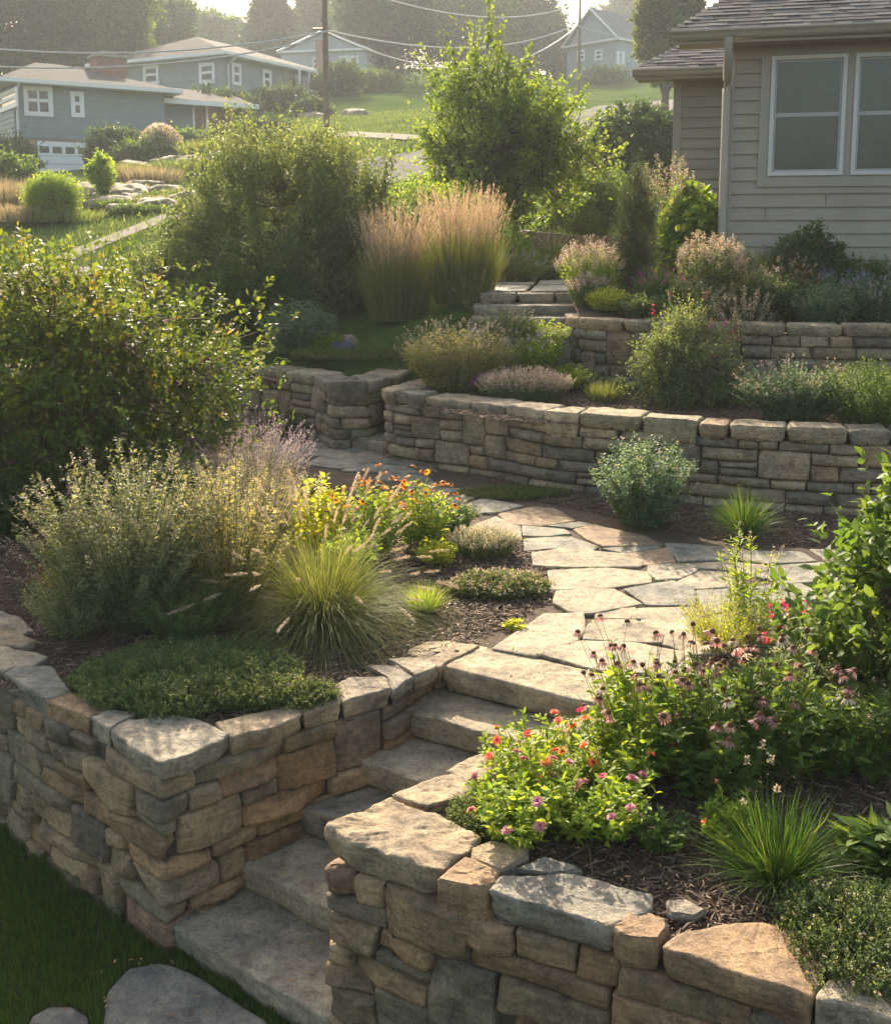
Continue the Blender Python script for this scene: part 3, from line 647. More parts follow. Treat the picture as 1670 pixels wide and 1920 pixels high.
cA = ramp(N, L_, n1.outputs[0], [(.3, (.055, .095, .022)), (.5, (.08, .12, .03)), (.72, (.12, .14, .042))]).outputs[0]
cB = ramp(N, L_, n2.outputs[0], [(.3, (.6, .6, .6)), (.7, (1.4, 1.4, 1.3))]).outputs[0]
L_.new(mixc(N, L_, 1.0, mixc(N, L_, 1.0, cA, cB, 'MULTIPLY'), ramp(N, L_, n3.outputs[0], [(.3, (.8, .85, .8)), (.7, (1.15, 1.1, 1))]).outputs[0], 'MULTIPLY'), bs.inputs['Base Color'])
bs.inputs['Roughness'].default_value = 1; bs.inputs['Specular IOR Level'].default_value = .0; bump(N, L_, bs, n2.outputs[0], 1.0, .08); HILLG = m
tag(link('hillside', mesh_np('hillside', np.c_[XX.ravel(), YY.ravel(), ZZ.ravel()], np.concatenate([np.stack([A, B, C], -1), np.stack([A, C, Dd], -1)]), HILLG)), 'grassy hillside rising behind the garden', kind='structure')

sheet('terrace_ground', [(-.75, 11.5), (.6, 11.5), (.6, 14.2), (-.9, 14.2)], lambda P: np.minimum(.56 + .6 * np.clip((P[..., 1] - 12.2) / .8, 0, 1), zt(P[..., 0], P[..., 1]) - .05), .1, HILLG, 'grassy soil behind the small pair of steps')
# ---- lawn at the bottom left
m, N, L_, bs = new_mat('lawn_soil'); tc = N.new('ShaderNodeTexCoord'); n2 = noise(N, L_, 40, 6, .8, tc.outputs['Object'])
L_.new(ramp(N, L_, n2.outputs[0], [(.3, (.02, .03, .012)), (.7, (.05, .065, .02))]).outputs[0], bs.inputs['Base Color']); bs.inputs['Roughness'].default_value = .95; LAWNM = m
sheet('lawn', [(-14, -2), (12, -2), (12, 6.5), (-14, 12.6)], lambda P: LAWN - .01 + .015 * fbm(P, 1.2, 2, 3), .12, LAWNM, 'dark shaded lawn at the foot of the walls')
lawn_flags = [([(200, 1862), (240, 1818), (300, 1805), (352, 1822), (420, 1862), (500, 1915), (520, 1990), (260, 2000), (190, 1940)], 'large grey flagstone set in the lawn below the bottom step'),
              ([(60, 1905), (90, 1888), (130, 1890), (160, 1905), (180, 1960), (100, 2000), (40, 1960)], 'small grey flagstone in the lawn at the bottom edge')]
for k, (pp, lab) in enumerate(lawn_flags):
    mb = MB(); slab(mb, Gs(pp, LAWN + .02)[:, :2], LAWN + .020, .05, 980 + k, np.array([.22, .215, .20]), n=110, rough=.005, edge=.012, flake=.003, side_rows=2, chamfer=.003, round_=1)
    tag(mb.obj('stepping_stone', FLAG), lab, 'flagstone')
# ---------------------------------------------------------------- terrain look-up for far pixels
def T(px, py, y0=12.5, y1=320):
    y = np.linspace(y0, y1, 3000); d = ray(px, py); x = d[0] / d[1] * y; z = H + d[2] / d[1] * y
    hit = np.nonzero(z < zt(x, y))[0]
    if len(hit) == 0: return np.array([x[-1], y[-1], float(zt(x[-1], y[-1]))])
    i = hit[0]; return np.array([x[i], y[i], float(zt(x[i], y[i]))])
def onT(px, y):
    x = (px - CX) / F * y; return np.array([x, y, float(zt(x, y))])

# ---------------------------------------------------------------- leaf palettes
LM = {
 'yellowgreen': leaf_mat('leaf_yellow_green', [(.038, .075, .014), (.058, .105, .020), (.085, .14, .026), (.12, .165, .032), (.18, .15, .04)], .46),
 'bright': leaf_mat('leaf_bright', [(0.095, 0.189, 0.027), (0.135, 0.243, 0.032), (0.203, 0.297, 0.041), (0.297, 0.365, 0.061)], 0.53),
 'mid': leaf_mat('leaf_mid', [(0.047, 0.101, 0.024), (0.068, 0.135, 0.030), (0.101, 0.169, 0.038), (0.135, 0.203, 0.047)], 0.48),
 'dark': leaf_mat('leaf_dark', [(0.024, 0.057, 0.019), (0.038, 0.081, 0.024), (0.054, 0.101, 0.030), (0.081, 0.121, 0.041)], 0.38),
 'olive': leaf_mat('leaf_olive', [(.052, .095, .036), (.075, .125, .046), (.10, .155, .056), (.15, .20, .075)], .48),
 'privet': leaf_mat('leaf_privet', [(.055, .10, .042), (.082, .135, .058), (.115, .17, .075), (.18, .23, .105)], .50),
 'sage': leaf_mat('leaf_sage', [(0.101, 0.149, 0.088), (0.149, 0.196, 0.115), (0.203, 0.243, 0.142), (0.270, 0.297, 0.176)], 0.43),
 'blue': leaf_mat('leaf_blue_green', [(0.054, 0.115, 0.074), (0.081, 0.155, 0.095), (0.121, 0.203, 0.121), (0.176, 0.257, 0.162)], 0.40),
 'lime': leaf_mat('leaf_lime', [(0.176, 0.270, 0.027), (0.257, 0.351, 0.034), (0.351, 0.419, 0.047), (0.459, 0.459, 0.068)], 0.58),
 'grass': leaf_mat('blade_green', [(.060, .095, .030), (.090, .130, .042), (.130, .165, .060), (.19, .21, .10)], .45, spec=.06),
 'darkgrass': leaf_mat('blade_dark', [(0.024, 0.068, 0.016), (0.041, 0.101, 0.019), (0.068, 0.135, 0.024), (0.149, 0.189, 0.047)], 0.42),
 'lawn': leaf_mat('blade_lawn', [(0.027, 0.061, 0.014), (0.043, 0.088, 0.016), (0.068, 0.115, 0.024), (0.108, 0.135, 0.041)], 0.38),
 'straw': leaf_mat('blade_straw', [(0.405, 0.297, 0.149), (0.513, 0.378, 0.203), (0.600, 0.472, 0.270), (0.600, 0.567, 0.351)], 0.58),
 'plume': leaf_mat('plume_tan', [(.36, .25, .17), (.44, .33, .23), (.50, .40, .30), (.56, .48, .38)], .45),
 'seed': leaf_mat('seedhead_beige', [(.30, .24, .17), (.40, .33, .24), (.50, .43, .33), (.56, .50, .42)], .45),
 'pink': leaf_mat('petal_pink', [(.45, .12, .20), (.55, .19, .28), (.62, .30, .36), (.68, .42, .45)], .4),
 'palepink': leaf_mat('petal_pale_pink', [(.42, .31, .27), (.50, .39, .33), (.58, .48, .41), (.64, .56, .48)], .45),
 'lilac': leaf_mat('petal_lilac', [(.30, .22, .36), (.40, .31, .45), (.50, .41, .52), (.58, .50, .56)], .4),
 'purple': leaf_mat('petal_purple', [(.22, .05, .24), (.32, .08, .33), (.42, .14, .42)], .4),
 'magenta': leaf_mat('petal_magenta', [(.42, .02, .16), (.55, .03, .22), (.62, .06, .28)], .4),
 'coral': leaf_mat('petal_coral', [(.55, .14, .09), (.64, .20, .12), (.68, .28, .18), (.60, .10, .14)], .4),
 'red': leaf_mat('petal_red', [(.38, .02, .015), (.50, .04, .02), (.58, .09, .04)], .35),
 'orange': leaf_mat('petal_orange', [(.50, .15, .01), (.60, .23, .015), (.66, .32, .02)], .4),
 'cream': leaf_mat('petal_cream', [(.45, .42, .28), (.55, .52, .36), (.62, .58, .44)], .45),
 'blueflower': leaf_mat('petal_blue', [(.13, .15, .38), (.20, .22, .48), (.30, .32, .55)], .4),
 'rust': leaf_mat('leaf_rust', [(0.189, 0.101, 0.041), (0.270, 0.149, 0.054), (0.378, 0.230, 0.081)], 0.43),
}
conem = flat_mat('flower_cone', (.10, .035, .012), .8, .4, 200)
LM['pale'] = leaf_mat('leaf_pale', [(.15, .18, .08), (.21, .24, .11), (.28, .30, .15), (.36, .36, .20)], .5)
LM['tree'] = leaf_mat('leaf_tree', [(.065, .13, .022), (.10, .175, .032), (.145, .22, .045), (.21, .26, .06)], .55)
LM['mauve'] = leaf_mat('petal_mauve', [(.34, .13, .15), (.42, .20, .20), (.50, .30, .28)], .4)
LM['reed'] = leaf_mat('reed_blade', [(.15, .15, .105), (.22, .20, .12), (.29, .25, .15), (.36, .30, .20)], .45)
def uni(rng, n):
    v = rng.normal(0, 1, (n, 3)); return nrm(v)

# ---------------------------------------------------------------- plant engines (meshes in local metres, base at 0,0,0)
def curve_pts(A, B, K, rng, sag=.0, wob=.03, up=.25):
    """N curved polylines from A to B (N,3)"""
    t = np.linspace(0, 1, K)[None, :, None]; L = np.linalg.norm(B - A, axis=1)[:, None, None]
    P = A[:, None] * (1 - t) + B[:, None] * t
    P = P + np.array([0, 0, 1.]) * (t * (1 - t)) * L * up
    P = P + rng.normal(0, 1, (len(A), K, 3)) * wob * L * (t * (1 - t) * 3)
    return P
def bush(rng, rx, ry, z0, z1, n_twig=600, per=14, leaf=(.04, .02), shape='diamond', twl=.25, limbs=10, lump=.25, lf=2.2, gap=0.0, shell=.45, up=.5, stem_r=.012, base_r=.10, trunk=0.0, trunk_r=.05, bottom=.0, flare=1.0, tip=.0, droop=.25, top_pow=1.0, shoots=0, shoot_len=.3):
    """woody plant: returns (foliage MB, wood MB). crown ellipsoid between z0 and z1"""
    cz = (z0 + z1) / 2; hz = (z1 - z0) / 2
    Tg = []; n = 0
    while n < n_twig:
        u = uni(rng, n_twig * 2); r = shell + (1 - shell) * rng.random(len(u)) ** .6
        lum = 1 + lump * fbm(u, lf, int(rng.integers(999)) if n == 0 else seed_l, 2) if n == 0 else 1 + lump * fbm(u, lf, seed_l, 2)
        if n == 0: seed_l = int(rng.integers(999)); lum = 1 + lump * fbm(u, lf, seed_l, 2)
        p = u * r[:, None] * lum[:, None] * [rx, ry, hz]; p[:, 2] += cz
        zz = (p[:, 2] - z0) / (z1 - z0); p[:, :2] *= (flare + (1 - flare) * np.clip(zz, 0, 1))[:, None]
        if top_pow != 1: p[:, :2] *= np.clip(1 - np.clip(zz, 0, 1), .02, 1)[:, None] ** (top_pow - 1)
        k = p[:, 2] > bottom
        if gap: k &= fbm(p, 2.2 / max(rx, hz), seed_l + 7, 2) > (-1 + gap)
        p = p[k]; Tg.append(p); n += len(p)
    Tg = np.concatenate(Tg)[:n_twig]
    out = nrm((Tg - [0, 0, cz]) / [rx, ry, hz]); dr = nrm(out * .7 + [0, 0, up] + rng.normal(0, .45, Tg.shape))
    tl = twl * rng.uniform(.6, 1.3, len(Tg)); base = Tg - dr * tl[:, None]; base[:, 2] = np.maximum(base[:, 2], .02)
    wood = MB(); fol = MB()
    # limbs
    LE = uni(rng, limbs) * [rx, ry, hz] * .62; LE[:, 2] = cz + np.abs(LE[:, 2]) * rng.choice([1, 1, -.4], limbs)
    ang = np.arctan2(LE[:, 1], LE[:, 0]); A = np.stack([np.cos(ang) * base_r, np.sin(ang) * base_r, np.zeros(limbs)], -1) * [1, 1, 1]
    if trunk > 0:
        A = np.stack([np.cos(ang) * trunk_r * .3, np.sin(ang) * trunk_r * .3, trunk * rng.uniform(.75, 1.25, limbs)], -1)
        K = 8; tt = np.linspace(0, 1, K); top = z0 + (z1 - z0) * .72
        P = np.stack([.06 * top * np.sin(tt * 2.2) * .3, .03 * top * np.sin(tt * 3), tt * top], -1)[None]
        tubes(wood, P, trunk_r * np.array([1.35, 1.05, .95, .85, .7, .55, .4, .2])[None], 9)
    LP = curve_pts(A, LE, 8, rng, up=.12 if trunk == 0 else .05, wob=.035)
    tubes(wood, LP, stem_r * np.linspace(1, .35, 8)[None], 5)
    # sub-branches from the limbs to every twig base (thinned out)
    flat = LP[:, 2:].reshape(-1, 3); nb = len(base)
    sel = np.arange(nb) if nb < 1500 else rng.choice(nb, 1500, False)
    ds = np.stack([((base[sel] - q) ** 2).sum(1) for q in flat], 0); near = flat[ds.argmin(0)]
    tubes(wood, curve_pts(near, base[sel], 4, rng, up=.08, wob=.04), stem_r * np.array([.4, .3, .22, .16])[None], 3)
    if leaf[0] > .015:
        TP = curve_pts(base[sel], Tg[sel], 3, rng, up=.03, wob=.02); tubes(wood, TP, stem_r * np.array([.16, .12, .06])[None], 3)
    t = rng.uniform(.05, 1.08, (nb, per)); P = (base[:, None] + dr[:, None] * (t * tl[:, None])[..., None] + rng.normal(0, .10 * twl, (nb, per, 3))).reshape(-1, 3)
    D_ = (dr[:, None] * .55 + rng.normal(0, .75, (nb, per, 3))).reshape(-1, 3); D_[:, 2] -= droop
    sc_ = rng.uniform(.65, 1.25, len(P)); tb = np.repeat(rng.beta(2, 3.5, nb), per) + rng.normal(0, .12, len(P)) + tip * np.repeat(np.clip((Tg[:, 2] - z0) / (z1 - z0), 0, 1) ** 3, per)
    leaves(fol, P, D_, leaf[0] * sc_, leaf[1] * sc_, shape, np.clip(tb, 0, 1), rng)
    if shoots:
        k = rng.integers(0, nb, shoots); o_ = Tg[k]; d_ = nrm(out[k] * .6 + [0, 0, .75] + rng.normal(0, .3, (shoots, 3))); l_ = shoot_len * rng.uniform(.5, 1.3, shoots)
        SP = curve_pts(o_ - d_ * twl * .4, o_ + d_ * l_[:, None], 5, rng, up=.12, wob=.03); tubes(wood, SP, stem_r * np.array([.22, .18, .14, .10, .06])[None], 3)
        npl = max(8, int(shoot_len / leaf[0] * 3.2)); t = rng.uniform(.05, 1, (shoots, npl)); A, Tn = along(SP, t); A = A.reshape(-1, 3); Tn = Tn.reshape(-1, 3); sd = nrm(rng.normal(0, 1, A.shape)); z_ = rng.uniform(.6, 1.1, len(A))
        leaves(fol, A, Tn * .6 + sd, leaf[0] * z_, leaf[1] * z_, shape, np.clip(np.repeat(rng.random(shoots) * .4 + tip * .5, npl) + rng.normal(.2, .12, len(A)), 0, 1), rng)
    return fol, wood
def stems(rng, n, r0, R, h, K=6, lean_pow=1.0, curve=.3, hvar=.2, ry=None):
    """upright stems from a small base fanning out: (n,K,3)"""
    a = rng.random(n) * 2 * math.pi; q = rng.random(n) ** .5; u = np.stack([np.cos(a), np.sin(a) * ((ry or R) / R)], -1)
    base = u * (q * r0)[:, None]; tip = u * (q ** lean_pow * R)[:, None]
    hh = h * (1 - hvar * rng.random(n)) * np.sqrt(np.clip(1 - .55 * q ** 2, .1, 1)); t = np.linspace(0, 1, K)[None, :, None]
    xy = base[:, None] + (tip - base)[:, None] * (t * (1 - curve) + curve * t ** 2)
    z = hh[:, None] * (t[..., 0] * (1 + .25 * curve) - .25 * curve * t[..., 0] ** 2)
    P = np.concatenate([xy, z[..., None]], -1)
    return P + rng.normal(0, .012 * h, P.shape) * t
def along(P, t):
    """points and tangents along stems P (N,K,3) at t (N,M)"""
    N, K, _ = P.shape; x = np.clip(t, 0, .9999) * (K - 1); i = x.astype(int); f = (x - i)[..., None]
    r = np.arange(N)[:, None]; A = P[r, i]; B = P[r, i + 1]; return A * (1 - f) + B * f, nrm(B - A)
def perennial(rng, n=60, r0=.05, R=.3, h=.5, leaf=(.035, .012), per=16, shape='lance', t0=.1, t1=.85, spike=0.0, fl=(.010, .008), per_fl=30, spike_w=.012, fl_share=1.0, stem_r=.0022, lean_pow=.9, curve=.35, lpow=.8, ry=None, hvar=.25):
    h = h * 1.15; per = int(per * 1.35); leaf = (leaf[0] * 1.15, leaf[1] * 1.2); n = int(n * 1.15)
    P = stems(rng, n, r0, R, h, 6, lean_pow, curve, hvar, ry); st = MB(); fo = MB(); fw = MB(); tn = rng.random(n)
    tubes(st, P, stem_r * np.linspace(1, .45, 6)[None], 3, tn)
    t = t0 + (t1 - t0) * rng.random((n, per)) ** lpow; A, Tn = along(P, t); A = A.reshape(-1, 3); Tn = Tn.reshape(-1, 3)
    side = nrm(rng.normal(0, 1, A.shape) * [1, 1, .25]); Dr = Tn * .45 + side; sz = (1.15 - .55 * t.ravel()) * rng.uniform(.7, 1.25, len(A))
    leaves(fo, A + side * stem_r, Dr, leaf[0] * sz, leaf[1] * sz, shape, np.clip(np.repeat(tn, per) * .5 + rng.normal(.25, .15, len(A)), 0, 1), rng)
    if spike > 0:
        k = rng.random(n) < fl_share; Q = P[k]; m_ = len(Q)
        if m_:
            t = 1 - spike * rng.random((m_, per_fl)); A, Tn = along(Q, t); A = A.reshape(-1, 3); Tn = Tn.reshape(-1, 3)
            side = nrm(rng.normal(0, 1, A.shape) * [1, 1, .4]); wd = spike_w * (.35 + .65 * np.clip((1 - t.ravel()) / spike * 1.6, 0, 1))
            leaves(fw, A + side * wd[:, None] * rng.uniform(.2, .8, (len(A), 1)), Tn * .5 + side, fl[0] * rng.uniform(.6, 1.3, len(A)), fl[1], 'diamond', None, rng)
    return st, fo, fw, P
def grass(rng, n=900, r0=.05, L=.6, lean=1.0, droop=.5, W=.004, K=6, lvar=.35, tbias=0.0, lean_pow=.7, hollow=0.0):
    a = rng.random(n) * 2 * math.pi; q = rng.random(n) ** lean_pow; th = q * lean; u = np.stack([np.cos(a), np.sin(a), np.zeros(n)], -1)
    ll = L * (1 - lvar * rng.random(n)); d = u * np.sin(th)[:, None] + np.array([0, 0, 1.]) * np.cos(th)[:, None]
    t = np.linspace(0, 1, K)[None, :, None]; b = u * (rng.random(n) * r0)[:, None] * [1, 1, 0]
    g = droop * (.35 + q) * rng.uniform(.6, 1.4, n)
    P = b[:, None] + d[:, None] * t * ll[:, None, None] + (u * .25 * g[:, None])[:, None] * t ** 2 * ll[:, None, None] - np.array([0, 0, 1.]) * (g * ll)[:, None, None] * t ** 2.4 * .55
    P[..., 2] = np.maximum(P[..., 2], .004 + .01 * rng.random((n, 1)))
    P += rng.normal(0, .01 * L, (n, K, 3)) * t
    mb = MB(); ribbons(mb, P, W * rng.uniform(.6, 1.3, n), np.clip(rng.beta(2, 2.5, n) + tbias, 0, 1), rng); return mb, P
def plumes(rng, P, frac=.3, n_h=70, wd=.012, hl=.02):
    """feathery seed heads round the ends of stems P"""
    mb = MB(); N = len(P); t = 1 - frac * rng.random((N, n_h)); A, Tn = along(P, t); A = A.reshape(-1, 3); Tn = Tn.reshape(-1, 3)
    side = nrm(rng.normal(0, 1, A.shape)); s = (1 - t.ravel()) / frac; prof = np.sin(np.clip(s * .9 + .08, 0, 1) * math.pi) ** .5
    leaves(mb, A + side * (wd * .3 * prof)[:, None], Tn * 1.0 + side * .55, hl * rng.uniform(.7, 1.3, len(A)) * (.4 + .6 * prof), hl * .16, 'diamond', np.clip(np.repeat(rng.random(N), n_h) * .6 + rng.random(len(A)) * .4, 0, 1), rng)
    return mb
def mat_plant(rng, rx, ry, h, n=2500, per=8, leaf=(.012, .008), shape='diamond', edge=.3, sprig=.05, hbias=.0, seed=3, dome=1.0, zf=None):
    """ground-hugging mat of little sprigs"""
    a = rng.random(n) * 2 * math.pi; q = rng.random(n) ** .5; u = np.stack([np.cos(a), np.sin(a)], -1)
    lim = 1 + edge * fbm(np.c_[u, np.zeros(n)], 1.6, seed, 3); xy = u * (q * lim)[:, None] * [rx, ry]
    pt_ = .22 * fbm(np.c_[xy, np.zeros(n)], 9 / max(rx, .3), seed + 8, 3); top = h * (dome * np.sqrt(np.clip(1 - q ** 2.5, 0, 1)) + (1 - dome)) * (1 + .6 * fbm(np.c_[xy, np.zeros(n)], 7 / max(rx, .25) ** .5, seed + 1, 3))
    z = top * rng.uniform(.35, 1.0, n); B = np.c_[xy, z * .6]
    if zf is not None: B[:, 2] += zf(B)
    dr = nrm(np.c_[u * q[:, None] * .5, np.ones(n)] + rng.normal(0, .4, (n, 3))); sl_ = sprig * rng.uniform(.6, 1.3, n)
    st = MB(); tubes(st, np.stack([B * [1, 1, 1] - dr * sl_[:, None] * .5, B + dr * sl_[:, None] * .9], 1), .0012 * (sprig / .05), 3, None)
    t = rng.random((n, per)); P = (B[:, None] + dr[:, None] * (t * sl_[:, None])[..., None]).reshape(-1, 3); sd = nrm(rng.normal(0, 1, P.shape) * [1, 1, .4])
    fo = MB(); leaves(fo, P, sd + np.repeat(dr, per, 0) * .6, leaf[0] * rng.uniform(.6, 1.3, len(P)), leaf[1], shape, np.clip(np.repeat(rng.beta(2, 2.5, n) + pt_, per) + rng.normal(hbias, .13, len(P)), 0, 1), rng)
    return st, fo, B + dr * sl_[:, None]

def flower_mesh(name, rng, rad=.035, n=14, petal='pink', droop=.4, cone=.012, cone_h=.012, layers=1, wr=.32):
    mb = MB()
    for l in range(layers):
        k = n; a = np.arange(k) * 2 * math.pi / k + l * .35 + rng.normal(0, .06, k); d = np.stack([np.cos(a), np.sin(a), np.full(k, -droop + .45 * l) + rng.normal(0, .08, k)], -1)
        P = np.stack([np.cos(a), np.sin(a), np.full(k, .15 * l)], -1) * cone * .7
        leaves(mb, P, d, rad * (1 - .2 * l) * rng.uniform(.85, 1.1, k), rad * wr, 'oval', None, rng, up=np.tile([0, 0, 1.], (k, 1)))
    # cone
    K = 5; th = np.linspace(0, math.pi / 2, K); V = []; m = 10
    for q in th:
        for j in range(m): V.append((math.cos(q) * cone * math.cos(j * 2 * math.pi / m), math.cos(q) * cone * math.sin(j * 2 * math.pi / m), math.sin(q) * cone_h))
    T_ = []
    for i in range(K - 1):
        for j in range(m): a, b, c, d = i * m + j, i * m + (j + 1) % m, (i + 1) * m + (j + 1) % m, (i + 1) * m + j; T_ += [(a, b, c), (a, c, d)]
    mb.add(V, T_, None, None, 1)
    return mb.mesh(name, [LM[petal], conem if cone > .004 else LM[petal]])
def put_flowers(rng, parent, meshes, pts, tilt=.4, sc=(.8, 1.15), name='flower'):
    for p in pts:
        o = bpy.data.objects.new(name, meshes[rng.integers(len(meshes))]); sc_ = rng.uniform(*sc)
        bpy.context.scene.collection.objects.link(o); o.parent = parent; o.location = tuple(p); o.scale = (sc_,) * 3
        o.rotation_euler = (rng.normal(0, tilt), rng.normal(0, tilt), rng.random() * 6.28)
# ---------------------------------------------------------------- houses
def siding_mat(name, c):
    m, N, L, bs = new_mat(name); tc = N.new('ShaderNodeTexCoord'); mp = N.new('ShaderNodeMapping'); mp.inputs['Scale'].default_value = (1.5, 1.5, 18)
    L.new(tc.outputs['Object'], mp.inputs[0]); n = noise(N, L, 2.5, 7, .65, mp.outputs[0]); n2 = noise(N, L, 1.2, 4, .6, tc.outputs['Object'])
    r = ramp(N, L, n.outputs[0], [(.25, tuple(x * .86 for x in c)), (.75, tuple(x * 1.1 for x in c))])
    r2 = ramp(N, L, n2.outputs[0], [(.3, (.88, .88, .88)), (.7, (1.08, 1.08, 1.08))])
    L.new(mixc(N, L, 1.0, r.outputs[0], r2.outputs[0], 'MULTIPLY'), bs.inputs['Base Color']); bs.inputs['Roughness'].default_value = .6
    bump(N, L, bs, n.outputs[0], .25, .004); return m
def attr_mat(name, rough=.85, bmp=.6, bs_=60):
    m, N, L, bs = new_mat(name); a = attr(N, 'col'); tc = N.new('ShaderNodeTexCoord'); n = noise(N, L, bs_, 4, .7, tc.outputs['Object'])
    r = ramp(N, L, n.outputs[0], [(.3, (.75, .75, .75)), (.7, (1.25, 1.25, 1.25))]); L.new(mixc(N, L, 1.0, a.outputs['Color'], r.outputs[0], 'MULTIPLY'), bs.inputs['Base Color'])
    bs.inputs['Roughness'].default_value = rough; bs.inputs['Specular IOR Level'].default_value = .05; bump(N, L, bs, n.outputs[0], bmp, .004); return m
TAUPE = siding_mat('taupe_siding', (.295, .250, .188)); TRIM = flat_mat('taupe_trim', (.30, .265, .215), .55, .05, 3)
BLUEG = siding_mat('blue_grey_siding', (.17, .22, .22)); GREYS = siding_mat('grey_siding', (.24, .26, .26)); PALEG = siding_mat('pale_grey_siding', (.36, .39, .42)); BLUE4 = siding_mat('soft_blue_siding', (.26, .32, .35))
WHITE = flat_mat('white_paint', (.72, .72, .70), .45, .04, 4)
GUT = flat_mat('gutter_paint', (.34, .30, .24), .45, .05, 4)
SHING = attr_mat('shingles'); ROOFT = flat_mat('tan_shingles', (.080, .075, .070), .95, .25, 3, .8, 12, spec=.03); ROOFG = flat_mat('grey_shingles', (.14, .15, .16), .95, .2, 3, .8, 12, spec=.03)
BRICK = flat_mat('brick', (.24, .12, .085), .9, .3, 8, .6, 30); CONC = flat_mat('foundation_concrete', (.28, .25, .21), .9, .15, 5, .5, 40)
WFR = flat_mat('window_frame_paint', (.52, .50, .46), .5, .04, 4)
SASH = flat_mat('sash_grey', (.33, .33, .31), .5, .04, 4)
def glass(name, c=(.02, .024, .022)):
    m, N, L, bs = new_mat(name); tc = N.new('ShaderNodeTexCoord'); n = noise(N, L, 1.6, 4, .6, tc.outputs['Object'])
    r = ramp(N, L, n.outputs[0], [(.35, c), (.65, tuple(x * 1.4 for x in c))]); L.new(r.outputs[0], bs.inputs['Base Color'])
    bs.inputs['Roughness'].default_value = .18; bs.inputs['Specular IOR Level'].default_value = .6; return m
GLASS = glass('window_glass', (.034, .042, .034)); GLASSF = glass('dark_window_glass', (.02, .025, .025))
def siding(mb, u0, u1, z0, z1, ex, off=0.0, proud=.027, axis='x', flip=False, var=None):
    """lap courses on the plane y=0 (axis x) or x=0 (axis y), facing negative"""
    z = z0
    while z < z1 - .002:
        e = min(z + ex, z1); a = off - proud; b = off - .002
        pts = [(u0, a, z), (u1, a, z), (u1, b, e), (u0, b, e)]; low = [(u0, b, z), (u1, b, z), (u1, a, z), (u0, a, z)]
        for q in (pts, low):
            if axis == 'y': q = [(p[1], p[0], p[2]) for p in q][::-1]
            quad(mb, *q)
        z = e
def shingle_roof(mb, O, U, V, wid, length, ex, rng, kl=0.0, kr=0.0, tab=(.14, .34), base=(.105, .098, .095)):
    """O eave corner, U along eave, V up slope (unit vectors); left edge runs at kl per metre of V"""
    O = np.array(O, float); U = nrm(np.array(U, float)); V = nrm(np.array(V, float)); n = nrm(np.cross(U, V)); v = 0.0
    quad(mb, O - n * .006, O + U * wid - n * .006, O + U * (wid + kr * length) + V * length - n * .006, O + U * kl * length + V * length - n * .006, (.05, .05, .05))
    while v < length:
        s = kl * v; e = wid + kr * v; x = s - rng.random() * .2
        while x < e:
            w_ = rng.uniform(*tab); x0 = max(x, s); x1 = min(x + w_, e)
            if x1 > x0:
                c = np.array(base) * rng.choice([.7, .85, 1.0, 1.2, 1.4]) * (1 + rng.normal(0, .05)); th = rng.choice([.006, .012])
                a = O + U * x0 + V * v + n * th; b = O + U * x1 + V * v + n * th; c2 = O + U * x1 + V * (v + ex * 1.05) + n * .001; d = O + U * x0 + V * (v + ex * 1.05) + n * .001
                quad(mb, a, b, c2, d, c); quad(mb, a - n * th, b - n * th, b, a, c * .6)
            x += w_ + .003
        v += ex
def box_obj(name, lo, hi, mat, parent, label=None):
    mb = MB(); box(mb, lo, hi); o = mb.obj(name, mat, parent, smooth=False)
    if label: o['label'] = label
    return o
def bevel(o, wdt=.006):
    b = o.modifiers.new('bevel', 'BEVEL'); b.width = wdt; b.segments = 2; b.limit_method = 'ANGLE'
def frame_boxes(mb, u0, u1, z0, z1, t, y0, y1):
    box(mb, (u0, y0, z0), (u0 + t, y1, z1)); box(mb, (u1 - t, y0, z0), (u1, y1, z1)); box(mb, (u0 + t, y0, z0), (u1 - t, y1, z0 + t)); box(mb, (u0 + t, y0, z1 - t), (u1 - t, y1, z1))
def window(parent, u0, u1, z0, z1, t=.07, axis='x', depth=.05, mid=True, casing=None, mat=None, gl=None, vbar=False):
    """framed double-hung window on wall plane"""
    w_ = MB(); y = -depth
    frame_boxes(w_, u0, u1, z0, z1, t, y, -.001)
    o = w_.obj('window', mat or WHITE, parent, smooth=False)
    if axis == 'y': o.rotation_euler = (0, 0, math.radians(-90)); o.scale = (-1, 1, 1)
    s = MB(); zm = (z0 + z1) / 2
    st = t * .55
    frame_boxes(s, u0 + t, u1 - t, z0 + t, zm + st * .5, st, y + .018, -.004)
    frame_boxes(s, u0 + t, u1 - t, zm + st * .5, z1 - t, st, y + .03, -.004)
    if vbar: box(s, ((u0 + u1) / 2 - st * .6, y + .008, z0 + t), ((u0 + u1) / 2 + st * .6, -.003, z1 - t))
    s.obj('frame', SASH if not vbar and t < .06 else (mat or WHITE), o, smooth=False)
    g = MB(); quad(g, (u0 + t, -.031, z0 + t), (u1 - t, -.031, z0 + t), (u1 - t, -.031, z1 - t), (u0 + t, -.031, z1 - t)); g.obj('pane', gl or GLASSF, o, smooth=False)
    return o

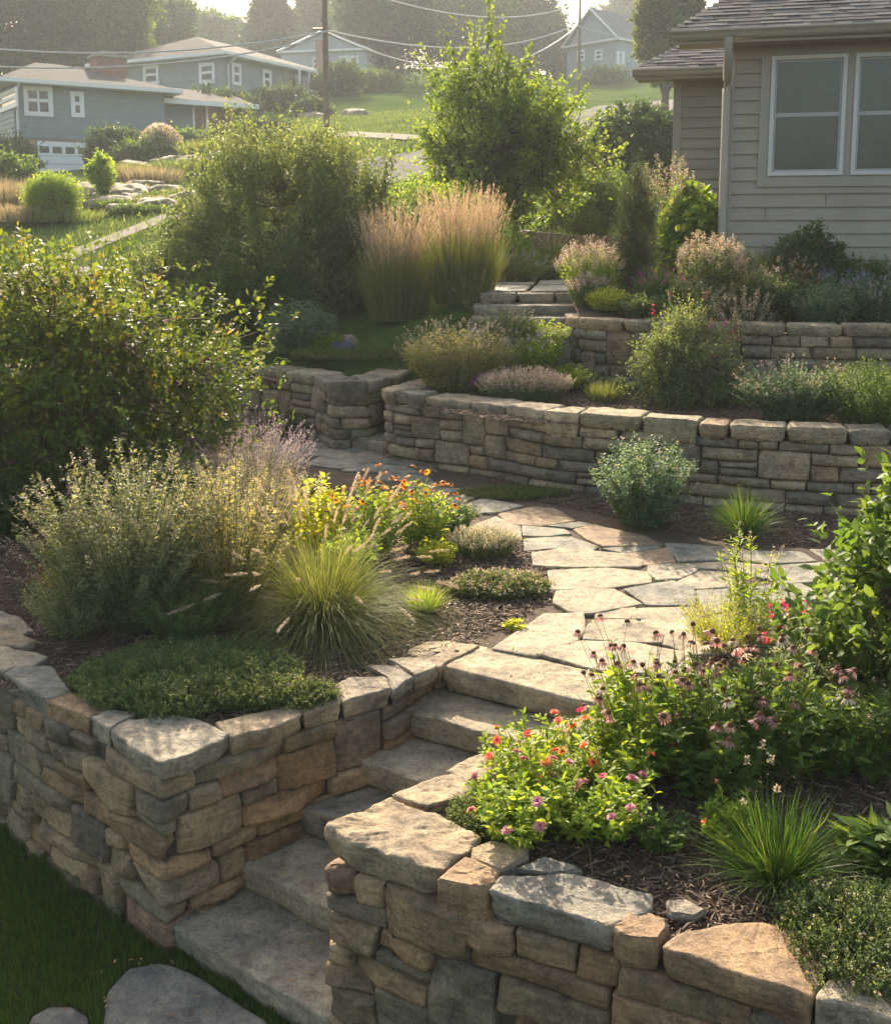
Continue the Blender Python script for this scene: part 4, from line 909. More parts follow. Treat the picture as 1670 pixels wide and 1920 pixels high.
# ---- near house on the right
HA = math.radians(-14); HO = D(1352, 430, 13.6); 
h = root('house', 'taupe lap-sided house with two tall windows and grey shingle roof beside the terraces', 'house', (HO[0], HO[1], 0), None, HA)
def onwall(px, py, O=HO, a=HA, off=0.0):
    u = np.array([math.cos(a), math.sin(a)]); n = np.array([-u[1], u[0]]); o = O[:2] + n * off; d = ray(px, py)
    # o + u s = d_xy t
    A_ = np.array([[d[0], -u[0]], [d[1], -u[1]]]); t, s = np.linalg.solve(A_, o); return s, H + d[2] * t
rngH = np.random.default_rng(77)
mb = MB(); ztopw = 4.48; siding(mb, .10, 5.5, 1.62, ztopw, .158); box(mb, (0, .002, 1.3), (5.5, 6, ztopw)); mb.obj('wall', TAUPE, h, smooth=False)
box_obj('foundation', (0.02, -.006, 1.15), (5.5, .0, 1.62), CONC, h)
o = box_obj('corner_trim', (-.02, -.035, 1.55), (.10, .0, ztopw), TRIM, h); bevel(o)
o = box_obj('frieze_board', (.10, -.03, ztopw - .16), (5.5, -.0, ztopw), TRIM, h); bevel(o)
for _ in range(12):
    jt = MB()
    k_ = rngH.integers(0, 18); uu = rngH.uniform(.3, 2.6); zz = 1.62 + .158 * k_; box(jt, (uu, -.0275, zz + .012), (uu + .004, -.004, zz + .15)); jt.obj('board_joint', GLASSF, h, smooth=False)
# windows
u0, z1 = onwall(1447, 106); u1, z0 = onwall(1578, 328)
wz = [(u0, u1)]; ua, _ = onwall(1604, 100); wz.append((ua, ua + (u1 - u0)))
uo0, zt1 = onwall(1436, 92); 
tr = MB(); e = .115
box(tr, (u0 - e, -.038, z0 - .13), (wz[1][1] + e, -.0, z0)); box(tr, (u0 - e, -.038, z1), (wz[1][1] + e, -.0, z1 + .115))
box(tr, (u0 - e, -.038, z0), (u0, -.0, z1)); box(tr, (u1, -.038, z0), (wz[1][0], -.0, z1)); box(tr, (wz[1][1], -.038, z0), (wz[1][1] + e, -.0, z1))
o = tr.obj('window_casing', TRIM, h, smooth=False)
for a, b in wz: window(h, a, b, z0, z1, .045, depth=.062, gl=GLASS, mat=WFR)
# eave: soffit, fascia, gutter, roof
ov = .42; zg = 4.47
ul, _ = onwall(1256, 60, off=-ov); 
o = box_obj('soffit', (ul + .10, -ov + .02, zg - .01), (5.6, .05, zg + .015), TRIM, h)
o = box_obj('fascia', (ul + .04, -ov - .0, zg - .02), (5.6, -ov + .022, zg + .17), TRIM, h)
def gutter(parent, x0, x1, y, z, name='gutter'):
    prof = [(0, .0), (-.05, .0), (-.085, .035), (-.095, .075), (-.115, .085), (-.118, .105), (-.108, .105), (-.104, .09), (-.07, .085), (-.07, .05), (0, .05)]
    V = []; n = len(prof)
    for x in (x0, x1):
        for (a, b) in prof: V.append((x, y + a, z + b))
    T_ = []
    for i in range(n):
        j = (i + 1) % n; T_ += [(i, n + i, n + j), (i, n + j, j)]
    for i in range(1, n - 1): T_ += [(0, i, i + 1), (n, n + i + 1, n + i)]
    m_ = MB(); m_.add(V, T_); return m_.obj(name, GUT, parent, smooth=False)
gutter(h, ul, 5.6, -ov - .002, zg + .02)
mb = MB(); rise = .5; L_r = math.hypot(1, rise)
Vd = np.array([0, 1, rise]) / L_r
shingle_roof(mb, (ul + .02, -ov - .10, zg + .115), (1, 0, 0), Vd, 6.2, 5.2, .135, rngH, kl=.47)
box(mb, (ul + 2.6, 2.0, zg), (5.6, 2.2, zg + .6), (.1, .1, .1))
mb.obj('roof', SHING, h, smooth=False)
pts = [(ul + .02, -ov - .09, zg + .10), (ul + .02 + .47 * 5.2, -ov - .09 + 5.2 * Vd[1], zg + .10 + 5.2 * Vd[2])]
mb = MB(); tubes(mb, np.array([pts]), .022, 5); mb.obj('roof_edge', TRIM, h)
# downspout with elbows
P = np.array([[(.03, -ov - .06, zg + .03), (.03, -ov - .06, zg - .07), (.03, -ov - .04, zg - .16), (.03, -.16, zg - .40), (.03, -.085, zg - .50), (.03, -.075, zg - .62), (.03, -.075, 3.0), (.03, -.075, 1.45)]])
P[..., 0] -= .02
mb = MB(); tubes(mb, P, .052, 8); mb.obj('downspout', GUT, h)
# recessed wing further back
WO = D(1258, 430, 17.6); uw = np.array([math.cos(HA), math.sin(HA)]); nw = np.array([-uw[1], uw[0]])
rel = WO[:2] - HO[:2]; lx, ly = rel @ uw, rel @ nw
mb = MB(); siding(mb, lx + .10, lx + 3.2, 1.5, 4.62, .158, off=ly); box(mb, (lx, ly + .002, 1.2), (lx + 3.2, ly + 4, 4.62)); mb.obj('wall', TAUPE, h, smooth=False)
o = box_obj('corner_trim', (lx - .02, ly - .035, 1.5), (lx + .10, ly, 4.62), TRIM, h); bevel(o)
xl, _ = onwall(1186, 135, off=ly - ov)
box_obj('soffit', (xl + .06, ly - ov + .02, 4.58), (lx + 3.2, ly + .03, 4.61), TRIM, h)
box_obj('fascia', (xl + .03, ly - ov, 4.57), (lx + 3.2, ly - ov + .02, 4.76), TRIM, h)
gutter(h, xl, lx + 2.6, ly - ov - .002, 4.61)
mb = MB(); shingle_roof(mb, (xl + .02, ly - ov - .10, 4.71), (1, 0, 0), Vd, 4.2, 5.5, .135, rngH, kl=.62); mb.obj('roof', SHING, h, smooth=False)
a0 = np.array([xl + .02, ly - ov - .09, 4.70]); mb = MB(); tubes(mb, np.array([[a0, a0 + 5.5 * np.array([.62, Vd[1], Vd[2]])]]), .022, 5); mb.obj('roof_edge', TRIM, h)

# ---- far houses: origin at the near corner; +x along the right-hand wall, +y along the left-hand wall
def far_house(label, px, y, ang, Lr, Ll, py_eave, py_sid, py_base, rise, sid, roofm, oh=.6, base_mat=BRICK, ex=.22, ridge=(.5, .5), gable=False):
    C = D(px, 430, y); hr = root('house', label, 'house', (C[0], y, 0), None, math.radians(ang))
    z = lambda py: H + (430 - py) / F * y
    ze, zs, zb = z(py_eave), z(py_sid), z(py_base) - 1.0
    mb = MB(); siding(mb, 0, Lr, zs, ze, ex, proud=.022); siding(mb, 0, Ll, zs, ze, ex, proud=.022, axis='y'); box(mb, (.002, .002, zs), (Lr, Ll, ze)); mb.obj('wall', sid, hr, smooth=False)
    box_obj('foundation', (.05, .05, zb), (Lr - .05, Ll - .05, zs), base_mat, hr)
    zr = ze + rise; m_ = MB(); t = .15
    E = [(-oh, -oh), (Lr + oh, -oh), (Lr + oh, Ll + oh), (-oh, Ll + oh)]; E3 = [np.array([a, b, ze + t]) for a, b in E]; yr = Ll * .5
    if gable:   # ridge along x, gable on the left wall (x=0)
        R0 = np.array([-oh, yr, zr]); R1 = np.array([Lr + oh, yr, zr])
    else: R0 = np.array([Lr * ridge[0], yr, zr]); R1 = np.array([Lr * ridge[1] + .01, yr, zr])
    poly_prism(m_, [E3[0], E3[1], R1, R0], .12); poly_prism(m_, [E3[2], E3[3], R0, R1], .12)
    if not gable: poly_prism(m_, [E3[3], E3[0], R0], .12); poly_prism(m_, [E3[1], E3[2], R1], .12)
    m_.obj('roof', roofm, hr, smooth=False)
    if gable:
        g = MB(); poly_prism(g, [(0.0, Ll, ze), (0, 0, ze), (0, yr, zr - .15)], .1); g.obj('gable', sid, hr, smooth=False)
        g = MB()
        for yy in (-oh, Ll + oh):
            a = np.array([-oh - .03, yy, ze + .08]); b = np.array([-oh - .03, yr, zr - .08]); tubes(g, np.array([[a, b]]), .10, 4)
        g.obj('barge_board', WHITE, hr)
    m_ = MB(); box(m_, (-oh, -oh, ze - .02), (Lr + oh, Ll + oh, ze + .0)); m_.obj('soffit', WHITE, hr, smooth=False)
    m_ = MB(); box(m_, (-oh - .03, -oh - .03, ze + .0), (Lr + oh, -oh, ze + t + .02)); box(m_, (-oh - .03, -oh, ze + .0), (-oh, Ll + oh, ze + t + .02)); m_.obj('gutter', WHITE, hr, smooth=False)
    return hr, C[:2], math.radians(ang), ze, zs
def wall_rect(C, a, wall, x0, x1, y0, y1):
    """pixel box -> (u0,u1,z0,z1) on right ('x') or left ('y') wall"""
    aa = a if wall == 'x' else a + math.pi / 2; r = []
    for px, py in ((x0, y1), (x1, y0)):
        d = ray(px, py); u = np.array([math.cos(aa), math.sin(aa)]); A_ = np.array([[d[0], -u[0]], [d[1], -u[1]]]); t, s = np.linalg.solve(A_, C); r.append((s, H + d[2] * t))
    (ua, za), (ub, zb_) = r; return min(ua, ub), max(ua, ub), za, zb_
def far_windows(hr, C, a, rects, t=.13, **kw):
    for (wl_, x0, x1, y0, y1) in rects:
        u0, u1, z0, z1 = wall_rect(C, a, wl_, x0, x1, y0, y1); window(hr, u0, u1, z0, z1, t, axis=wl_, depth=.09, **kw)
h1, C1, a1, ze1, zs1 = far_house('low blue-grey house with white garage door and brick chimney at the far left', 38, 50, 34, 6.9, 7.5, 166, 262, 318, 1.5, BLUEG, ROOFT, .7, flat_mat('sandstone_base', (.30, .20, .14), .9, .3, 3), ridge=(.28, .45))
far_windows(h1, C1, a1, [('x', 45, 97, 163, 216)], vbar=True); far_windows(h1, C1, a1, [('x', 133, 156, 172, 219), ('y', 2, 33, 162, 212)])
u0, u1, z0, z1 = wall_rect(C1, a1, 'x', 72, 165, 268, 322); mb = MB(); box(mb, (u0, -.10, z0 - .3), (u1, -.02, z1)); gd = mb.obj('garage_door', WHITE, h1, smooth=False)
mb = MB()
for k in range(4):
    w_ = (u1 - u0) / 4; zz = z0 + (z1 - z0) * .62
    quad(mb, (u0 + w_ * (k + .14), -.105, zz), (u0 + w_ * (k + .86), -.105, zz), (u0 + w_ * (k + .86), -.105, zz + .3), (u0 + w_ * (k + .14), -.105, zz + .3))
mb.obj('garage_window', GLASSF, gd, smooth=False)
mb = MB()
for zz in (.28, .55): box(mb, (u0 + .05, -.115, z0 + (z1 - z0) * zz - .02), (u1 - .05, -.10, z0 + (z1 - z0) * zz))
mb.obj('garage_panel_rail', SASH, gd, smooth=False)
mb = MB(); box(mb, (6.9, 1.2, zs1 - 1.2), (11.0, 6.5, ze1 - .35)); mb.obj('brick_wing', BRICK, h1, smooth=False)
mb = MB(); poly_prism(mb, [(6.0, .2, ze1 - .1), (11.9, .2, ze1 - .25), (11.9, 4, ze1 + .75), (6.0, 4, ze1 + .9)], .14); mb.obj('porch_roof', ROOFT, h1, smooth=False)
mb = MB(); box(mb, (6.0, .15, ze1 - .40), (11.9, .22, ze1 - .17)); mb.obj('porch_fascia', WHITE, h1, smooth=False)
for (x_, w_) in ((7.05, .12), (8.7, .12), (9.4, .12)): box_obj('porch_post', (x_, 1.0, zs1 - .6), (x_ + w_, 1.12, ze1 - .33), WHITE, h1)
box_obj('porch_panel', (7.2, 1.1, zs1 - .2), (8.7, 1.16, ze1 - .4), BLUEG, h1)
mb = MB(); tubes(mb, np.array([[(.12, -.72, ze1), (.12, -.4, ze1 - .25), (.12, -.08, ze1 - .4), (.12, -.08, zs1 - 1.2)]]), .06, 6); mb.obj('downspout', WHITE, h1)
ch = MB(); cx_ = 4.7; box(ch, (cx_, 3.1, ze1), (cx_ + 1.5, 4.2, ze1 + 1.95)); co_ = ch.obj('chimney', BRICK, h1, smooth=False)
ch = MB(); box(ch, (cx_ - .1, 3.0, ze1 + 1.95), (cx_ + 1.6, 4.3, ze1 + 2.08)); box(ch, (cx_ + .35, 3.4, ze1 + 2.08), (cx_ + 1.15, 3.95, ze1 + 2.3)); ch.obj('chimney_cap', CONC, co_, smooth=False)

h2, C2, a2, ze2, zs2 = far_house('grey two-storey house with a hipped tan roof on the slope, left of the utility pole', 428, 66, 62, 11.0, 9.6, 118, 193, 215, 1.95, GREYS, ROOFT, .7, flat_mat('tan_base', (.26, .20, .15), .9, .2, 3), ridge=(.3, .62))
far_windows(h2, C2, a2, [('y', 271, 298, 121, 160), ('y', 375, 403, 116, 157), ('x', 434, 450, 120, 158), ('x', 492, 507, 132, 167)])
for rct in [('y', 345, 368, 194, 207), ('y', 277, 289, 196, 208)]:
    u0, u1, z0, z1 = wall_rect(C2, a2, *rct); window(h2, u0, u1, z0, z1, .07, axis='y', depth=.08)
box_obj('porch_shade_panel', (6.4, -.05, zs2 - 1), (10.8, -.02, ze2 - .05), GLASSF, h2)  # flat dark panel on the wall stands in for shade inside the porch
for k in range(5): box_obj('porch_post', (6.5 + k * 1.05, -.75, zs2 - 1.5), (6.62 + k * 1.05, -.63, ze2), WHITE, h2)
mb = MB(); tubes(mb, np.array([[(.3, -.72, ze2), (.3, -.4, ze2 - .25), (.3, -.09, ze2 - .45), (.3, -.09, zs2)]]), .06, 6); mb.obj('downspout', WHITE, h2)

h3, C3, a3, ze3, zs3 = far_house('pale grey gabled house with a brick chimney, partly behind the utility pole', 690, 96, 78, 9, 7.6, 108, 170, 190, 1.75, PALEG, ROOFT, .3, gable=True)
far_windows(h3, C3, a3, [('y', 586, 597, 106, 134), ('y', 636, 653, 104, 134), ('y', 655, 672, 104, 133)])
mb = MB(); box(mb, (-.55, 3.35, zs3 - 2), (-.02, 4.3, ze3 + .9)); mb.obj('chimney', BRICK, h3, smooth=False)
h4, C4, a4, ze4, zs4 = far_house('hazy soft-blue house with a steep gable, far up the road', 1150, 105, 42, 9.5, 6.2, 90, 150, 156, 3.3, BLUE4, ROOFG, .4, gable=True)
far_windows(h4, C4, a4, [('y', 1082, 1097, 92, 115), ('y', 1115, 1130, 91, 114), ('x', 1155, 1161, 96, 120), ('x', 1164, 1170, 97, 120)])
far_windows(h4, C4, a4, [('y', 1083, 1087, 40, 65)])

# ---------------------------------------------------------------- road, walks
def ribbon(name, track, width, mat, label, lift=.05, y0=13):
    pts = np.array([T(a, b, y0) if len(t_) == 2 else onT(a, t_[2]) for t_ in track for a, b in [t_[:2]]]); d = np.r_[0, np.cumsum(np.linalg.norm(np.diff(pts[:, :2], axis=0), axis=1))]
    s = np.arange(0, d[-1], .5); c = np.stack([np.interp(s, d, pts[:, k]) for k in range(2)], -1)
    for _ in range(6): c[1:-1] = .5 * c[1:-1] + .25 * (c[2:] + c[:-2])
    tg = nrm(np.gradient(c, axis=0)); nn = np.stack([-tg[:, 1], tg[:, 0]], -1); M = 7; V = []
    wv = np.broadcast_to(width, (len(track),)); wv = np.interp(s, d, wv)
    for k in range(M):
        q = c + nn * (wv * (k / (M - 1) - .5))[:, None]; V.append(np.c_[q, zt(q[:, 0], q[:, 1]) + lift])
    V = np.stack(V, 1); n = len(s); idx = np.arange(n * M).reshape(n, M); A, B, C, Dd = idx[:-1, :-1], idx[1:, :-1], idx[1:, 1:], idx[:-1, 1:]
    Tt = np.concatenate([np.stack([A, Dd, C], -1).reshape(-1, 3), np.stack([A, C, B], -1).reshape(-1, 3)])
    return tag(link(name, mesh_np(name, V.reshape(-1, 3), Tt, mat)), label, kind='structure')
ASPH = flat_mat('worn_asphalt', (.15, .14, .125), 1.0, .15, 2, .4, 30, spec=.03); CONCP = flat_mat('pale_concrete', (.19, .17, .14), .95, .12, 2, .3, 30, spec=.05)
ribbon('road', [(1420, 180), (1300, 188), (1200, 200), (1120, 224), (1070, 246), (1000, 268), (900, 290), (800, 306), (690, 322), (560, 345)], 4.5, ASPH, 'pale road curving down the hill')
ribbon('driveway', [(640, 252), (720, 256), (790, 262)], 1.8, CONCP, 'pale driveway by the utility pole', .06)
ribbon('walkway', [(90, 500), (180, 458), (260, 428), (335, 402), (430, 385)], .5, CONCP, 'narrow pale walk between lawn and rock garden', .012)
ribbon('gravel_drive', [(-200, 600), (-60, 560), (60, 530), (160, 500)], 1.6, CONCP, 'pale paved strip behind the big shrub')

# ---------------------------------------------------------------- utility poles and wires
WOODP = flat_mat('pole_wood', (.16, .11, .075), .9, .3, 4, .8, 25)
def pole(label, px, y, r, top):
    b = onT(px, y); p = root('utility_pole', label, 'utility pole', b, 'wooden utility poles')
    mb = MB(); tubes(mb, np.array([[(0, 0, -1), (0, 0, 3), (0, 0, 7), (0, 0, top)]]), np.array([[r * 1.1, r, r * .92, r * .8]]), 12); mb.obj('post', WOODP, p)
    return p, b
y1_ = 44.0; P1, b1 = pole('tall brown wooden utility pole rising behind the centre shrub', 617, y1_, .11, 13.0)
P2, b2 = pole('thin hazy utility pole beside the far blue house', 1078, 74, .10, 19)
metal = flat_mat('dark_metal', (.08, .08, .08), .5, .1, 10); WIRE = flat_mat('wire', (.42, .42, .42), .4, .1, 10)
def loc_h(py, y): return H + (430 - py) / F * y
zA, zB = loc_h(57, y1_), loc_h(72, y1_)
for q_ in (((-.10, -.10, zA - b1[2]), (-.10, -.30, zA - b1[2])), ((-.08, -.12, zB - b1[2]), (-.45, -.14, zB - b1[2]))):
    mb = MB(); tubes(mb, np.array([q_]), .05, 8); mb.obj('insulator', metal, P1)
def wire(label, A_, B_, sag, r=.032):
    t = np.linspace(0, 1, 40)[:, None]; P = np.array(A_) * (1 - t) + np.array(B_) * t; P[:, 2] -= sag * 4 * (t * (1 - t))[:, 0]
    mb = MB(); tubes(mb, P[None], r, 5); tag(mb.obj('power_line', WIRE), label, 'cable', 'overhead wires')
pa = D(617, 57, y1_ - .2); pb = D(600, 72, y1_ - .2); z2 = D(1078, 46, 74 - .2); z3 = D(1078, 52, 74 - .2)
wire('upper overhead wire running left from the brown pole', D(-260, 60, 38), pa, .75)
wire('lower overhead wire running left from the brown pole', D(-260, 100, 38), pb, .75)
wire('upper overhead wire between the two poles', pa, z2, 1.0)
wire('thick lower overhead wire between the two poles', pb + [.3, 0, .2], z3, 1.9, .04)
wire('faint overhead wire near the top edge of the sky', D(640, -30, 44), D(1078, 8, 74), 1.0)
wire('overhead wire running right from the thin pole toward the roof', z2, D(1500, 70, 60), .8, .03)
# ================================================================ planting
from functools import partial
def fin(name, label, cat, loc, seed, parts, group=None, rz=0.0):
    r = root(name, label, cat, loc, group, rz)
    for nm, mb_, mt in parts:
        if mb_ is not None and mb_.n: mb_.obj(nm, mt, r)
    return r
R_ = np.random.default_rng
def shrub(name, label, cat, loc, seed, leafm, group=None, woodm=None, zmin=None, blossom=None, n_bl=0, bl_size=.02, **kw):
    rng = R_(seed); fo, wo = bush(rng, **kw); r = fin(name, label, cat, loc, seed, [('foliage', fo, LM[leafm]), ('branches' if not kw.get('trunk') else 'trunk', wo, woodm or twig)], group)
    return r
def herb(name, label, cat, loc, seed, leafm, flm=None, group=None, stemm=None, tops=None, **kw):
    if 8.9 < loc[1] < 13.2 and kw.get('n', 0) > 50: kw.update(R=kw['R'] * 1.2, h=kw['h'] * 1.08, n=int(kw['n'] * 1.25))
    rng = R_(seed); st, fo, fw, P = perennial(rng, **kw); r = fin(name, label, cat, loc, seed, [('stems', st, stemm or greenstem), ('foliage', fo, LM[leafm]), ('blossoms', fw, LM[flm] if flm else None)], group)
    if tops:
        meshes, k, (zlo,) = tops; tips = P[:, -1]; tips = tips[tips[:, 2] > zlo * tips[:, 2].max()]; rng.shuffle(tips); put_flowers(rng, r, meshes, tips[:k])
    return r
def tuft(name, label, cat, loc, seed, m, group=None, plume=None, seed_n=0, seed_kw=None, pl_kw=None, **kw):
    rng = R_(seed); b, P = grass(rng, **kw); parts = [('blades', b, LM[m])]
    if seed_n:
        sk = dict(n=seed_n, r0=.04, L=kw['L'] * 1.25, lean=kw['lean'] * .7, droop=.35, W=.002, K=8, lvar=.25); sk.update(seed_kw or {}); sb, SP = grass(rng, **sk)
        parts += [('stems', sb, LM[m if m != 'darkgrass' else 'grass']), ('plumes', plumes(rng, SP, **(pl_kw or {})), LM[plume])]
    return fin(name, label, cat, loc, seed, parts, group)
def cover(name, label, cat, loc, seed, m, group=None, flm=None, fl_n=0, fl_size=.008, fl_seed=1, fl_up=.01, stemm=None, **kw):
    rng = R_(seed); st, fo, tips = mat_plant(rng, seed=seed, **kw); fw = None
    if flm:
        fw = MB(); k = rng.choice(len(tips), min(fl_n, len(tips)), False); q = np.repeat(tips[k], 6, 0) + rng.normal(0, fl_size * .5, (len(k) * 6, 3)) + [0, 0, fl_up]
        leaves(fw, q, nrm(rng.normal(0, 1, q.shape) + [0, 0, .6]), fl_size, fl_size * .7, 'diamond', None, rng)
    return fin(name, label, cat, loc, seed, [('stems', st, stemm or greenstem), ('foliage', fo, LM[m]), ('blossoms', fw, LM[flm] if flm else None)], group)
zn = R_(500)
FM = {
 'zpink': [flower_mesh('zinnia_pink', zn, .024, 14, 'pink', .05, .005, .006, 3, .42) for _ in range(2)],
 'zcoral': [flower_mesh('zinnia_coral', zn, .022, 13, 'coral', .05, .005, .006, 3, .42) for _ in range(2)],
 'zmag': [flower_mesh('zinnia_magenta', zn, .020, 12, 'magenta', .1, .005, .006, 2, .45)],
 'cone': [flower_mesh('coneflower', zn, .030, 13, 'mauve', .95, .013, .015, 1, .26) for _ in range(3)] + [flower_mesh('coneflower_pink', zn, .030, 12, 'palepink', .8, .013, .014, 1, .26)],
 'bare': [flower_mesh('seed_cone', zn, .010, 8, 'rust', .9, .012, .016, 1, .2)],
 'rud': [flower_mesh('rudbeckia', zn, .026, 11, 'orange', .45, .011, .010, 1, .34) for _ in range(3)],
}
rp = R_(900)
# ---------------------------------------------------------------- foreground, right planter
def up(px, py, z=0.0): return G(px, py, z)
zin = FM['zpink'] + FM['zcoral'] + FM['zmag']
for k, (px, py, n, hh, lab, ms, nf) in enumerate([
    (985, 1565, 60, .26, 'leafy zinnia plant with pink and salmon blooms directly behind the small wall stones', FM['zpink'], 10),
    (1110, 1560, 60, .27, 'lower zinnia plant with a few rosy blooms, spilling toward the dark grass tuft', FM['zpink'] + FM['zmag'], 8),
    (1010, 1480, 56, .28, 'zinnia plant with coral blooms above the pale stones beside the steps', FM['zcoral'], 12),
    (1150, 1480, 60, .32, 'zinnia plant with red and magenta blooms in the middle of the right planter', FM['zmag'] + FM['zcoral'], 9)]):
    herb('zinnia', lab, 'flower plant', up(px, py), 40 + k, 'bright', None, 'zinnias in the right planter', n=n + 10, r0=.11, R=.27, h=hh, leaf=(.044, .017), per=13, shape='lance', t0=.12, t1=.98, stem_r=.0022, curve=.25, hvar=.35, tops=(ms, nf, (.45,)))
for k, (px, py, z_, hh, lab, nf) in enumerate([
    (1210, 1440, 0, .52, 'leafy coneflower plant with drooping pale pink petals closest to the path', 10),
    (1330, 1480, 0, .62, 'tallest coneflower plant with many dark orange cones, centre of the clump', 14),
    (1450, 1450, 0, .58, 'coneflower plant with faded pink heads beside the large-leaved shrub', 10)]):
    herb('coneflower', lab, 'flower plant', up(px, py, z_), 50 + k, 'mid' if k else 'bright', None, 'coneflowers in the right planter', n=72, r0=.12, R=.33, h=hh, leaf=(.066, .022), per=13, shape='lance', t0=.05, t1=.82, stem_r=.0028, curve=.2, hvar=.4, tops=(FM['cone'] + FM['bare'], nf * 3, (.5,)))
fo = herb('coneflower', 'three lanky coneflowers leaning out over the top stone step', 'flower plant', up(1185, 1400), 57, 'bright', None, 'coneflowers in the right planter', n=7, r0=.05, R=.30, h=.62, leaf=(.05, .016), per=9, shape='lance', t0=.05, t1=.7, stem_r=.002, tops=(FM['cone'], 5, (.4,)))
cover('sedum', 'pale yellow-green stonecrop cushion between the zinnias and the nose of the wall', 'ground cover', up(912, 1545), 60, 'olive', n=900, per=12, rx=.14, ry=.16, h=.10, leaf=(.010, .006), sprig=.045, hbias=.25)
tuft('ornamental_grass', 'dark green fine-bladed grass tuft with three thin seed stems in the right planter', 'ornamental grass', up(1455, 1655), 61, 'darkgrass', n=900, r0=.06, L=.40, lean=1.05, droop=.35, W=.0042, lvar=.45)
st_, fo_, fw_, P_ = perennial(R_(62), n=5, r0=.04, R=.12, h=.52, leaf=(.02, .004), per=3, spike=.08, fl=(.010, .004), per_fl=40, spike_w=.010, stem_r=.0014)
fin('allium', 'few thin stems with small pale tufted seed heads rising from the dark grass tuft', 'flower plant', up(1420, 1640), 62, [('stems', st_, greenstem), ('foliage', fo_, LM['grass']), ('blossoms', fw_, LM['seed'])])
cover('creeping_thyme', 'bushy grey-green thyme mound with tiny pale flowers at the right edge of the wall', 'ground cover', up(1625, 1790), 63, 'olive', flm='cream', fl_n=160, fl_size=.006, n=1900, per=12, rx=.26, ry=.30, h=.20, leaf=(.011, .006), sprig=.06, hbias=.12)
herb('bellflower', 'broad glossy strap-leaved plant with a pink bud at the right edge', 'leafy plant', up(1660, 1640), 64, 'mid', 'pink', n=22, r0=.05, R=.20, h=.26, leaf=(.13, .035), per=9, shape='oval', t0=.0, t1=.7, spike=.08, per_fl=5, fl_share=.1)
herb('salvia', 'upright leafy plant with narrow leaves behind the bark mulch at the right edge', 'leafy plant', up(1640, 1470), 65, 'mid', 'seed', n=26, r0=.06, R=.22, h=.42, leaf=(.065, .018), per=14, shape='lance', spike=.15, per_fl=12, fl_share=.4)
# big leafy shrub right edge
L0 = up(1745, 1345)
shrub('viburnum', 'tall shrub with large oval pale-edged leaves filling the right edge', 'shrub', L0, 66, 'mid', rx=.66, ry=.6, z0=-.3, z1=1.30, bottom=.02, n_twig=760, per=11, leaf=(.070, .036), shape='oval', twl=.17, limbs=14, lump=.35, lf=2.5, base_r=.10, stem_r=.008, up=.6, shell=.4, shoots=90, shoot_len=.26)
herb('veronica', 'light green leafy clump with tall pointed pale spikes beside the path', 'flower plant', up(1405, 1195), 67, 'bright', 'seed', n=20, r0=.10, R=.26, h=.62, leaf=(.052, .012), per=34, shape='lance', t0=.05, t1=.9, spike=.16, per_fl=50, fl=(.010, .006), spike_w=.012, fl_share=.35, hvar=.5, lpow=1.0)
herb('lady_s_bedstraw', 'feathery pale lime mound spilling toward the flagstones', 'flower plant', up(1350, 1215), 68, 'lime', 'cream', n=120, r0=.10, R=.30, h=.30, leaf=(.014, .005), per=34, spike=.4, per_fl=16, fl=(.007, .004), spike_w=.014, stem_r=.0012)
herb('penstemon', 'magenta flower spikes among green foliage in front of the large-leaved shrub', 'flower plant', up(1510, 1270), 69, 'mid', 'magenta', n=34, r0=.08, R=.26, h=.50, leaf=(.042, .014), per=26, spike=.26, per_fl=26, fl=(.022, .013), spike_w=.014, fl_share=.12, hvar=.4)
herb('catmint', 'soft grey-green bushy filler plant beneath the large-leaved shrub', 'leafy plant', up(1560, 1330), 70, 'sage', 'cream', n=80, r0=.12, R=.34, h=.40, leaf=(.036, .015), per=26, spike=.1, per_fl=10, fl_share=.3)
# ---------------------------------------------------------------- foreground, left planter
cover('creeping_juniper', 'wide dark green creeping mat spilling over the corner of the left wall', 'ground cover', up(345, 1290, -.01), 80, 'privet', n=4200, per=15, rx=.57, ry=.43, h=.16, leaf=(.016, .006), sprig=.075, hbias=.0, edge=.3, dome=.6, flm='cream', fl_n=60, fl_size=.006)
cover('creeping_thyme', 'golden-tipped thyme mat along the front of the dark creeping mat', 'ground cover', up(470, 1318, .0), 81, 'olive', n=2200, per=13, rx=.42, ry=.14, h=.12, leaf=(.011, .007), sprig=.055, hbias=.32, edge=.25, dome=.7, flm='seed', fl_n=80, fl_size=.007)
herb('russian_sage', 'large silvery grey-green sage bush with pale pink tips, centre of the left planter', 'shrub', up(250, 1175), 82, 'sage', 'palepink', n=260, r0=.16, R=.68, ry=.5, h=1.02, leaf=(.036, .011), per=62, shape='lance', t0=.12, t1=.98, spike=.10, per_fl=26, fl=(.010, .007), spike_w=.010, fl_share=.25, stem_r=.003, curve=.3, hvar=.45, lpow=.75)
herb('russian_sage', 'second, greener sage bush between the silvery one and the fountain grass', 'shrub', up(430, 1160), 83, 'pale', 'seed', n=150, r0=.12, R=.42, ry=.4, h=.92, leaf=(.032, .011), per=50, shape='lance', t0=.1, t1=.98, spike=.22, per_fl=50, fl=(.010, .005), spike_w=.012, fl_share=.5, stem_r=.0028, hvar=.4)
tuft('fountain_grass', 'arching green fountain grass with tan bottlebrush plumes beside the steps', 'ornamental grass', up(605, 1175), 84, 'grass', n=2800, r0=.10, L=.84, lean=1.15, droop=.95, W=.0042, lvar=.4, K=8, plume='seed', seed_n=80, seed_kw=dict(L=1.12, lean=.80, droop=.45, lvar=.3, r0=.06), pl_kw=dict(frac=.14, n_h=130, wd=.011, hl=.017))
